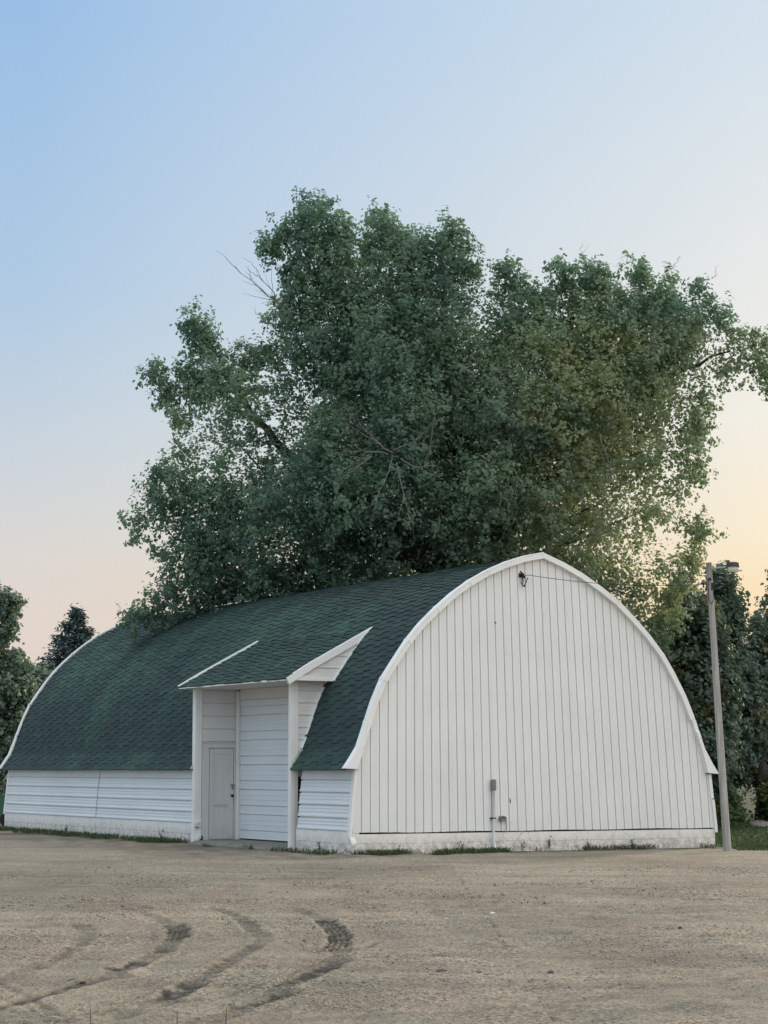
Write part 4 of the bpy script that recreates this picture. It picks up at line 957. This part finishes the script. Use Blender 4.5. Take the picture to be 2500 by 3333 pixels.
# ------------------------------------------------------------------ ground
TRK = [([(-0.65,23.84),(-0.48,22.48),(-0.41,21.26),(-0.44,20.05)], .25, 1.0, 1), ([(-0.35,18.85),(-0.56,17.5),(-0.75,16.67)], .19, 1.1, 0), ([(-0.67,16.33),(-0.81,15.84),(-0.96,15.42)], .19, 1.2, 0), ([(-0.95,15.01),(-1.04,14.87),(-1.11,14.67)], .12, .8, 0),
       ([(-1.99,26.22),(-1.67,24.97),(-1.38,23.14),(-1.24,21.85)], .2, .62, 1), ([(-1.11,20.71),(-1.27,18.97),(-1.37,17.5)], .17, .6, 0), ([(-1.41,17.08),(-1.47,16.49),(-1.54,15.84)], .23, 1.2, 0),
       ([(-2.19,23.21),(-2.04,22.48),(-1.96,21.12)], .25, 1.0, 1), ([(-1.96,20.31),(-1.94,19.67)], .2, .85, 1), ([(-2.01,18.85),(-2.03,18.31),(-2.12,17.79)], .22, 1.1, 0), ([(-2.04,17.4),(-2.21,16.85),(-2.35,16.24),(-2.47,15.6),(-2.6,15.08)], .17, .85, 0),
       ([(-3.14,23.14),(-2.96,22.48)], .25, .6, 1), ([(-2.8,21.56),(-2.83,20.71),(-2.8,19.2),(-2.8,18.06)], .12, .5, 0), ([(-2.89,26.22),(-2.69,25.58)], .2, .5, 1), ([(-1.0,25.88),(-0.82,24.78)], .18, .5, 1), ([(-3.52,28.0),(-3.18,27.13)], .2, .45, 0),
       ([(-0.02,21.26),(-0.36,19.67),(-0.65,17.69),(-1.24,15.92),(-1.92,14.87),(-2.15,14.34)], .10, .55, 0), ([(0.0,17.69),(-0.47,17.69),(-0.84,17.12)], .16, .35, 0),
       ([(-0.44,20.2),(-0.36,19.4),(-0.36,18.7),(-0.56,17.5),(-0.75,16.67),(-0.96,15.42),(-1.11,14.67),(-1.3,13.8)], .2, .42, 0), ([(-1.24,21.9),(-1.12,21.2),(-1.12,20.6),(-1.27,18.97),(-1.4,17.1),(-1.54,15.84),(-1.75,14.6)], .2, .42, 0),
       ([(-2.9,25.6),(-2.5,24.4),(-2.2,23.2),(-1.98,21.2),(-1.95,19.8),(-2.03,18.3),(-2.15,17.2),(-2.35,16.24),(-2.6,15.0)], .2, .42, 0), ([(-2.96,22.5),(-2.83,21),(-2.8,19.2),(-2.85,17.6),(-3.0,16)], .2, .36, 0), ([(-.82,24.8),(-.6,23.6),(-.45,22.3)], .18, .35, 0),
       ([(-8,31.5),(-2,30.2),(3,30.6),(9,31.8)], .3, .34, 0), ([(-8,34.2),(-1,33.0),(9,33.8)], .3, .3, 0), ([(-6,27),(0,26.3),(9,27.5)], .28, .3, 0), ([(0.2,20.5),(2,20.0),(5,20.6)], .22, .25, 0), ([(-.5,14.6),(1.0,15.4),(2.2,16.6),(4,18.5)], .2, .28, 0), ([(.2,13.6),(1.4,14.6),(3,16.4)], .18, .25, 0), ([(-2.9,16.9),(-2.5,15.9),(-2.2,14.9),(-1.95,14.2)], .08, .5, 0)]
xs = np.concatenate([[-900, -400, -150, -60, -30, -18, -12], np.arange(-8, -3.7, .1), np.arange(-3.7, 1.1, .016), np.arange(1.1, 9, .07), [11, 15, 20, 30, 60, 150, 400, 900]])
ys = np.concatenate([[-300, -80, -20, 2, 8, 11], np.arange(12.5, 27.5, .045), np.arange(27.5, 46, .13), np.arange(46, 64, .5), [70, 80, 100, 140, 220, 400, 900, 1800]])
GX, GY = np.meshgrid(xs, ys); gx, gy = GX.ravel(), GY.ravel()
P3 = np.stack([gx, gy, np.zeros_like(gx)], 1)
fade = np.clip((gy - 11) / 2, 0, 1) * np.clip((44 - gy) / 4, 0, 1) * np.clip((9 - np.abs(gx)) / 1.5, 0, 1)
hz = (0.012 * wnoise(P3 * [1, .5, 1], .35, 70) + 0.006 * wnoise(P3, 1.3, 71) + 0.003 * wnoise(P3, 5, 72) + rng.normal(size=len(gx)) * .003) * fade
def tracks(gx, gy):
    P3 = np.stack([gx, gy, np.zeros_like(gx)], 1); trk = np.zeros(len(gx)); dz_ = np.zeros(len(gx)); near = np.zeros(len(gx))
    blot = wnoise(P3, 2.2, 73); fine_ = wnoise(P3 * [1, .5, 1], 7.0, 74)
    for pts, wd, st_, tread in TRK:
        P = np.array(pts); best = np.full(len(gx), 1e9); side = np.zeros(len(gx)); along = np.zeros(len(gx)); acc = 0
        tot = sum(np.linalg.norm(P[i+1] - P[i]) for i in range(len(P) - 1))
        for i in range(len(P) - 1):
            a, e = P[i], P[i+1] - P[i]; l = np.linalg.norm(e); t = np.clip(((gx - a[0]) * e[0] + (gy - a[1]) * e[1]) / (l * l), 0, 1)
            dx, dy = gx - a[0] - t * e[0], gy - a[1] - t * e[1]; d = np.hypot(dx, dy); q = (e[0] * dy - e[1] * dx) / l
            k = d < best; best[k] = d[k]; side[k] = q[k]; along[k] = acc + t[k] * l; acc += l
        hw = wd * .5
        inside = np.clip((hw - best + 0.012 * fine_) / 0.02, 0, 1)
        taper = np.clip(along / .15, 0, 1) * np.clip((tot - along) / .15, 0, 1)
        if tread: pat = 0.5 + 0.5 * np.clip(2.5 * np.sin(side / wd * 2 * np.pi * 4.5), -1, 1)
        else: pat = 0.5 + 0.5 * np.clip(2 * np.sin((along * 3.2 + np.abs(side) * 6.0) * 2 * np.pi), -1, 1)
        m_ = inside * st_ * np.clip(.62 + .34 * pat + .16 * blot + .14 * fine_, 0.05, 1) * (0.45 + .55 * taper)
        trk = np.maximum(trk, np.minimum(m_, 1)); near = np.maximum(near, inside)
        dz_ -= inside * (.004 + .012 * pat) * st_; dz_ += np.exp(-((best - hw - .03) / .03) ** 2) * st_ * .012
    return trk, dz_, near
trk, dz_, _n = tracks(gx, gy); hz += dz_
blot = wnoise(P3, 2.2, 73)
lu, lv = to_local(np.stack([gx, gy, 0 * gx], 1))
damp_shade = np.clip(1 - (-lu - 0.2) / 3.2, 0, 1) * (lv > -1.5) * (lu < 0.4)
damp_shade = np.maximum(damp_shade * .9, np.clip(1 - (-lv) / 0.9, 0, 1) * (lu > -1) * (lu < W + 1) * (lv < 0.3) * .95)  # adds contact shade along the gable foot, painted into the ground colour
damp_shade = np.maximum(damp_shade, np.clip((.55 + lv + .25 * blot) / .2, 0, 1) * (lv < .1) * (lu > 2.2) * (lu < W + .3) * 1.15)
damp_shade = np.clip(damp_shade + .3 * blot * (damp_shade > 0.02), 0, 1)
green = np.clip((1 - np.abs(-lu - .35) / .7) * 1.3, 0, 1) * (lv > 7.6) * np.clip(.55 + .6 * wnoise(P3, .9, 75), 0, 1)
green = np.maximum(green, np.clip(1 - np.abs(-lv - .25) / .45, 0, 1) * (lu > 0) * (lu < W) * np.clip(.25 + .7 * wnoise(P3, .7, 76), 0, 1))
green = np.maximum(green, ((lu > W + .3) | (lv > L + 3)) * np.clip((gy - 45) / 3, 0, 1) * .8)
nx, ny = len(xs), len(ys)
ii = (np.arange(ny - 1)[:, None] * nx + np.arange(nx - 1)[None, :]).ravel()
F = np.stack([ii, ii + 1, ii + nx + 1, ii + nx], 1)
gr = np_mesh('gravel_lot', np.stack([gx, gy, hz], 1), F, [M_ground], None, {'track': trk, 'damp_shade': damp_shade, 'green': green}, smooth=True)
tag(gr, kind='structure')
# lawn behind the pole
mb = MB()
ln_v = [(7.2, 44.6), (9.2, 44.2), (14, 44.0), (30, 44), (30, 63), (10, 63.2), (6.0, 63), (5.6, 58), (6.2, 52)]
mb.add([(x, y, 0.012) for x, y in ln_v], [tuple(range(len(ln_v)))])
tag(mb.build('lawn', M_lawn), kind='structure')

def blades(name, pos, hmin, hmax, w, m, seed, label=None, kind='stuff', lean=.35, dry=.15):
    r = np.random.default_rng(seed); n = len(pos); a = r.uniform(0, 6.283, n); h = r.uniform(hmin, hmax, n); ln = r.normal(size=(n, 2)) * (h * lean)[:, None]
    dx = np.stack([np.cos(a) * w * .5, np.sin(a) * w * .5], 1)
    z0 = np.zeros(n) - .01
    V = np.stack([np.column_stack([pos[:, 0] - dx[:, 0], pos[:, 1] - dx[:, 1], z0]), np.column_stack([pos[:, 0] + dx[:, 0], pos[:, 1] + dx[:, 1], z0]),
                  np.column_stack([pos[:, 0] + dx[:, 0] * .6 + ln[:, 0] * .4, pos[:, 1] + dx[:, 1] * .6 + ln[:, 1] * .4, h * .6]), np.column_stack([pos[:, 0] + ln[:, 0], pos[:, 1] + ln[:, 1], h])], 1).reshape(-1, 3)
    o = np_mesh(name, V, np.arange(4 * n).reshape(n, 4), [m], None, {'tint': np.repeat(r.uniform(0, 1, n), 4), 'yellow': np.repeat((r.uniform(size=n) < dry) * r.uniform(.3, .9, n), 4)})
    return o
r2 = np.random.default_rng(5)
def strip(n, u0, u1, v0, v1, seed, thr=0.0, fr=.7):
    u = r2.uniform(u0, u1, n); v = r2.uniform(v0, v1, n); P = A0 + u[:, None] * EU + v[:, None] * EV
    k = wnoise(P, fr, seed) + r2.normal(size=n) * .25 > thr
    return P[k, :2]
g = np.concatenate([strip(9000, -.95, -.02, 7.5, 21.5, 81, .15), strip(2500, -.5, -.02, 7.5, 21, 82, -.5), strip(700, -.6, -.02, 0.0, 2.4, 83, 0), strip(4200, 0.2, 3.3, -.80, -.12, 84, -.25, .9), strip(2600, 0.0, W, -.16, -.03, 89, .35, 1.1), strip(3200, 3.2, W, -.5, -.05, 85, .75, .9),
                    strip(1400, 4.6, 6.2, -1.15, -.75, 86, .3), strip(800, -.75, -.45, 3.2, 5.2, 87, 0.1), strip(900, W - .5, W + 1.2, -.8, .3, 88, -.1)])
tag(blades('grass', g, .02, .12, .012, M_grass, 90), kind='stuff')
x = r2.uniform(6.6, 14, 26000); y = 44.2 + r2.uniform(0, 1, 26000) ** 1.3 * 18
tag(blades('lawn_grass', np.stack([x, y], 1)[(x > 7.0) | (y > 50)], .03, .09, .02, M_grass, 91, dry=.0), kind='stuff')
# weeds growing along the walls
def weed(x, y, h, n, seed, label, m=M_grass, wd=.012, leaf=True, lean=.35, group=None):
    r = random.Random(seed); t = empty('weed', (x, y, 0)); tag(t, label, 'weed', group)
    mb = MB(); C = []
    for k in range(n):
        a = r.uniform(0, 6.283); d = h * lean * r.uniform(.2, 1); hh = h * r.uniform(.6, 1.05)
        p = [(0, 0, -.02), (math.cos(a) * d * .3, math.sin(a) * d * .3, hh * .6), (math.cos(a) * d, math.sin(a) * d, hh)]
        mb.tube(p, [wd * .35, wd * .28, wd * .1], 5)
        for q in range(6): 
            f = r.uniform(.3, 1); C.append((p[2][0] * f + r.gauss(0, .015), p[2][1] * f + r.gauss(0, .015), hh * f))
    s = mb.build('stem', m, t)
    for nm in ('tint', 'yellow'):
        at = s.data.attributes.new(nm, 'FLOAT', 'POINT'); at.data.foreach_set('value', [r.uniform(.2, .5)] * len(s.data.vertices))
    if leaf:
        C = np.array(C); leaves_mesh('leaf', C, .05, m, t, rng.uniform(0, .8, len(C)), np.full(len(C), .15), aspect=.4)['kind'] = 'stuff'
    return t
for k, (u, v, h, n, lb) in enumerate([(2.38, -.12, .26, 4, 'small upright weed against the gable foundation left of the white conduit'), (0.95, -.15, .17, 4, 'short weed tuft at the gable foundation nearest the left corner'), (4.35, -.1, .30, 6, 'branching weed climbing the stained gable foundation right of the conduit'), (3.72, -.12, .2, 3, 'small weed just right of the conduit foot'),
                                      (6.3, -.12, .2, 6, 'dry weed heap at the gable foundation toward the right corner'), (5.3, -.1, .16, 4, 'low weed at the middle right of the gable foundation')]):
    P = W3(u, v, 0); weed(P[0], P[1], h, n, 200 + k, lb)
for k, (u, v, h, n, lb) in enumerate([(-.1, 9.1, .3, 4, 'weed against the long side foundation just left of the porch post'), (-.12, 15.2, .24, 5, 'weed against the far part of the long side foundation'), (-.1, 1.05, .24, 4, 'weed against the short foundation piece between porch and gable')]):
    P = W3(u, v, 0); weed(P[0], P[1], h, n, 210 + k, lb)
for k, (x, y, h, lb) in enumerate([(-1.82, 14.0, .19, 'leftmost dry stalk at the bottom picture edge'), (-1.28, 13.95, .16, 'middle dry stalk at the bottom picture edge'), (-.98, 14.0, .18, 'rightmost dry stalk at the bottom picture edge')]):
    weed(x, y, h, 1, 220 + k, 'thin ' + lb, M_weed, .014, False, .22)

# pebbles on the lot
r3 = np.random.default_rng(17)
n = 90000
y = 12.8 + r3.uniform(0, 1, n) ** 1.7 * 24; x = r3.uniform(-1, 1, n) * (y * .175 + .2)
P = np.stack([x, y, 0 * x], 1); k = wnoise(P * [1, .5, 1], .55, 78) + r3.normal(size=n) * .55 > .1; x, y = x[k], y[k]; k = tracks(x, y)[2] < .3; x, y = x[k], y[k]; n = len(x)
s = np.minimum(.0032 + r3.exponential(.0022, n), .018) * np.clip(y / 16, .8, 1.6)
base = np.array([[1, 0, 0], [0, 1, 0], [-1, 0, 0], [0, -1, 0], [0, 0, .8], [0, 0, -.6]])
ang = r3.uniform(0, 6.283, n); sc = r3.uniform(.6, 1.4, (n, 1, 3)) * s[:, None, None]
V = base[None] * sc; ca, sa_ = np.cos(ang), np.sin(ang); V = np.stack([V[..., 0] * ca[:, None] - V[..., 1] * sa_[:, None], V[..., 0] * sa_[:, None] + V[..., 1] * ca[:, None], V[..., 2]], -1)
V += np.stack([x, y, s * .3 + .002], 1)[:, None, :]; V = V.reshape(-1, 3)
tri = np.array([[0, 1, 4], [1, 2, 4], [2, 3, 4], [3, 0, 4], [1, 0, 5], [2, 1, 5], [3, 2, 5], [0, 3, 5]])
F = (np.arange(n)[:, None, None] * 6 + tri[None]).reshape(-1, 3)
pb = np_mesh('gravel', V, F, [M_stone], None, {'tint': np.repeat(np.clip(r3.normal(.52, .2, n), 0, 1), 6), 'yellow': np.zeros(6 * n)})
tag(pb, kind='stuff')
def chunk(x, y, w, d, h, c, label, cat, seed, name='asphalt_chunk', group=None):
    r = random.Random(seed); mb = MB(); vs = []; k = 9
    for lv_, (q, zz) in enumerate(((1.0, -.01), (.95, h * .55), (.6, h))):
        for j in range(k):
            a = 2 * math.pi * j / k; q2 = q * r.uniform(.75, 1.2); vs.append((math.cos(a) * w * .5 * q2, math.sin(a) * d * .5 * q2, zz * r.uniform(.8, 1.2)))
    fs = [(l*k + j, l*k + (j+1) % k, (l+1)*k + (j+1) % k, (l+1)*k + j) for l in range(2) for j in range(k)] + [tuple(range(2*k, 3*k))]
    mb.add(vs, fs); o = mb.build(name, painted('chunk_%d' % seed, c, dirt=tuple(q * .5 for q in c), amount=.5, rough=.95, scale=30, stretch=(1, 1, 1)))
    o.location = (x, y, 0); tag(o, label, cat, group); return o
GC = 'broken asphalt pieces in the gravel'
chunk(.46, 17.9, .11, .2, .014, (.06, .06, .062), 'dark flat asphalt piece, the left one of the pair right of the tyre tracks', 'rubble', 1, group=GC)
chunk(.74, 17.75, .10, .18, .012, (.065, .063, .06), 'dark flat asphalt piece, the right one of the pair right of the tyre tracks', 'rubble', 2, group=GC)
chunk(1.32, 17.8, .05, .13, .016, (.09, .085, .08), 'small dark asphalt piece farther right of the dark pair', 'rubble', 3, group=GC)
chunk(-2.36, 17.0, .085, .2, .02, (.03, .027, .024), 'dark clod in the lower left beside the tyre tracks', 'dirt clod', 4, 'dirt_clod')
chunk(-2.26, 16.9, .05, .12, .016, (.035, .03, .026), 'smaller dark clod just right of the lower left clod', 'dirt clod', 5, 'dirt_clod')
chunk(2.98, 22.6, .04, .05, .022, (.03, .03, .03), 'small black stone alone on the right of the gravel lot', 'stone', 6, 'stone')
chunk(1.20, 24.8, .07, .09, .028, (.75, .74, .72), 'small white stone in the middle of the gravel lot', 'stone', 7, 'stone')
chunk(7.35, 40.9, .3, .5, .03, (.09, .085, .075), 'dark flat clod near the pole foot at the lot edge', 'dirt clod', 8, 'dirt_clod')

# ------------------------------------------------------------------ sky and light
SUN_AZ, SUN_EL = math.radians(30), math.radians(6)     # right of the view direction (+Y), low
w = bpy.data.worlds.new('World'); scene.world = w; w.use_nodes = True
nt = w.node_tree; nd = nt.nodes; lk = nt.links; nd.clear()
out = nd.new('ShaderNodeOutputWorld')
sky = nd.new('ShaderNodeTexSky'); sky.sky_type = 'NISHITA'; sky.sun_disc = False
sky.sun_elevation = SUN_EL; sky.sun_rotation = SUN_AZ; sky.dust_density = 3.0; sky.air_density = 1.0
b1 = nd.new('ShaderNodeBackground'); b1.inputs['Strength'].default_value = 0.015; lk.new(sky.outputs[0], b1.inputs['Color'])
tc = nd.new('ShaderNodeTexCoord'); sp_ = nd.new('ShaderNodeSeparateXYZ'); lk.new(tc.outputs['Generated'], sp_.inputs[0])
def lin(r, g, b_): return tuple(((c / 255 + .055) / 1.055) ** 2.4 if c > 10 else c / 3294 for c in (r, g, b_))
def sub(c, n): return tuple(max(a - .3 * b_, 0.02) for a, b_ in zip(lin(*c), lin(*n)))
# colours of the hazy evening sky by height, away from the sunset (rL) and towards it (rR); zenith stops raised to light the ground
rL = ramp(nt, [(0.0, sub((232, 212, 200), (165, 140, 95))), (0.067, sub((229, 216, 207), (157, 137, 98))), (0.094, sub((222, 217, 211), (149, 135, 102))), (0.143, sub((203, 213, 222), (139, 132, 112))), (0.209, sub((178, 204, 228), (127, 125, 115))),
               (0.329, sub((156, 192, 230), (107, 110, 109))), (0.5, (.38, .52, .74)), (0.8, (1.32, 1.36, 1.45))])
rR = ramp(nt, [(0.0, sub((253, 222, 176), (255, 212, 140))), (0.08, sub((253, 231, 192), (255, 213, 145))), (0.103, sub((253, 238, 211), (253, 214, 149))), (0.157, sub((246, 242, 230), (238, 207, 155))), (0.252, sub((228, 233, 235), (198, 178, 146))),
               (0.329, sub((212, 226, 237), (173, 158, 136))), (0.5, (.55, .66, .80)), (0.8, (1.32, 1.36, 1.45))])
for r_ in (rL, rR): lk.new(sp_.outputs['Z'], r_.inputs['Fac'])
hv = nd.new('ShaderNodeCombineXYZ'); lk.new(sp_.outputs['X'], hv.inputs[0]); lk.new(sp_.outputs['Y'], hv.inputs[1])
hn = nd.new('ShaderNodeVectorMath'); hn.operation = 'NORMALIZE'; lk.new(hv.outputs[0], hn.inputs[0])
dt = nd.new('ShaderNodeVectorMath'); dt.operation = 'DOT_PRODUCT'; lk.new(hn.outputs[0], dt.inputs[0]); dt.inputs[1].default_value = (math.sin(SUN_AZ), math.cos(SUN_AZ), 0)
mr = nd.new('ShaderNodeMapRange'); lk.new(dt.outputs['Value'], mr.inputs['Value']); mr.inputs['From Min'].default_value = .774; mr.inputs['From Max'].default_value = .937
mx = nd.new('ShaderNodeMix'); mx.data_type = 'RGBA'; lk.new(mr.outputs[0], mx.inputs['Factor']); lk.new(rL.outputs['Color'], mx.inputs['A']); lk.new(rR.outputs['Color'], mx.inputs['B'])
# unseen sky behind the camera, raised above evening brightness to light the gable
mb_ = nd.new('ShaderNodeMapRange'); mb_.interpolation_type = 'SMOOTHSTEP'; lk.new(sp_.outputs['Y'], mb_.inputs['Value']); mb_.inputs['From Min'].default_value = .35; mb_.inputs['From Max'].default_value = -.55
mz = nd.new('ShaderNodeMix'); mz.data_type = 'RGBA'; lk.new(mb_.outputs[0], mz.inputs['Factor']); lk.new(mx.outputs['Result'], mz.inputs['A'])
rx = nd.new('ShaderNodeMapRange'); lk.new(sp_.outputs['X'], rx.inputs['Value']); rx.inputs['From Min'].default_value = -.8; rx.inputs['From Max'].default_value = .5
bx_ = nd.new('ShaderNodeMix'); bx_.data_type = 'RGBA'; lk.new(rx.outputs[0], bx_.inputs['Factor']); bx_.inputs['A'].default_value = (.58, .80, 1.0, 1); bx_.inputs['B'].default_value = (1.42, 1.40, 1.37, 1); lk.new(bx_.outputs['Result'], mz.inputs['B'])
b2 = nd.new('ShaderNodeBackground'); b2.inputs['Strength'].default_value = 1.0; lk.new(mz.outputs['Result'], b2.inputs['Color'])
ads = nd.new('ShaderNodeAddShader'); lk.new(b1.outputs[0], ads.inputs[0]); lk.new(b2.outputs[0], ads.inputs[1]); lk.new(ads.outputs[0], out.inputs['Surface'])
sl = bpy.data.lights.new('sun', 'SUN'); sl.energy = 2.6; sl.angle = math.radians(4); sl.color = (1, .82, .58)
so = bpy.data.objects.new('sun', sl); COL.objects.link(so)
sd_ = Vector((math.sin(SUN_AZ) * math.cos(SUN_EL), math.cos(SUN_AZ) * math.cos(SUN_EL), math.sin(SUN_EL)))
so.rotation_euler = sd_.to_track_quat('Z', 'Y').to_euler(); so.location = (20, 30, 30)

scene.view_settings.view_transform = 'Standard'; scene.view_settings.look = 'None'; scene.view_settings.exposure = 0
scene.render.engine = 'CYCLES'
scene.cycles.max_bounces = 6; scene.cycles.transparent_max_bounces = 4
scene.cycles.use_denoising = True
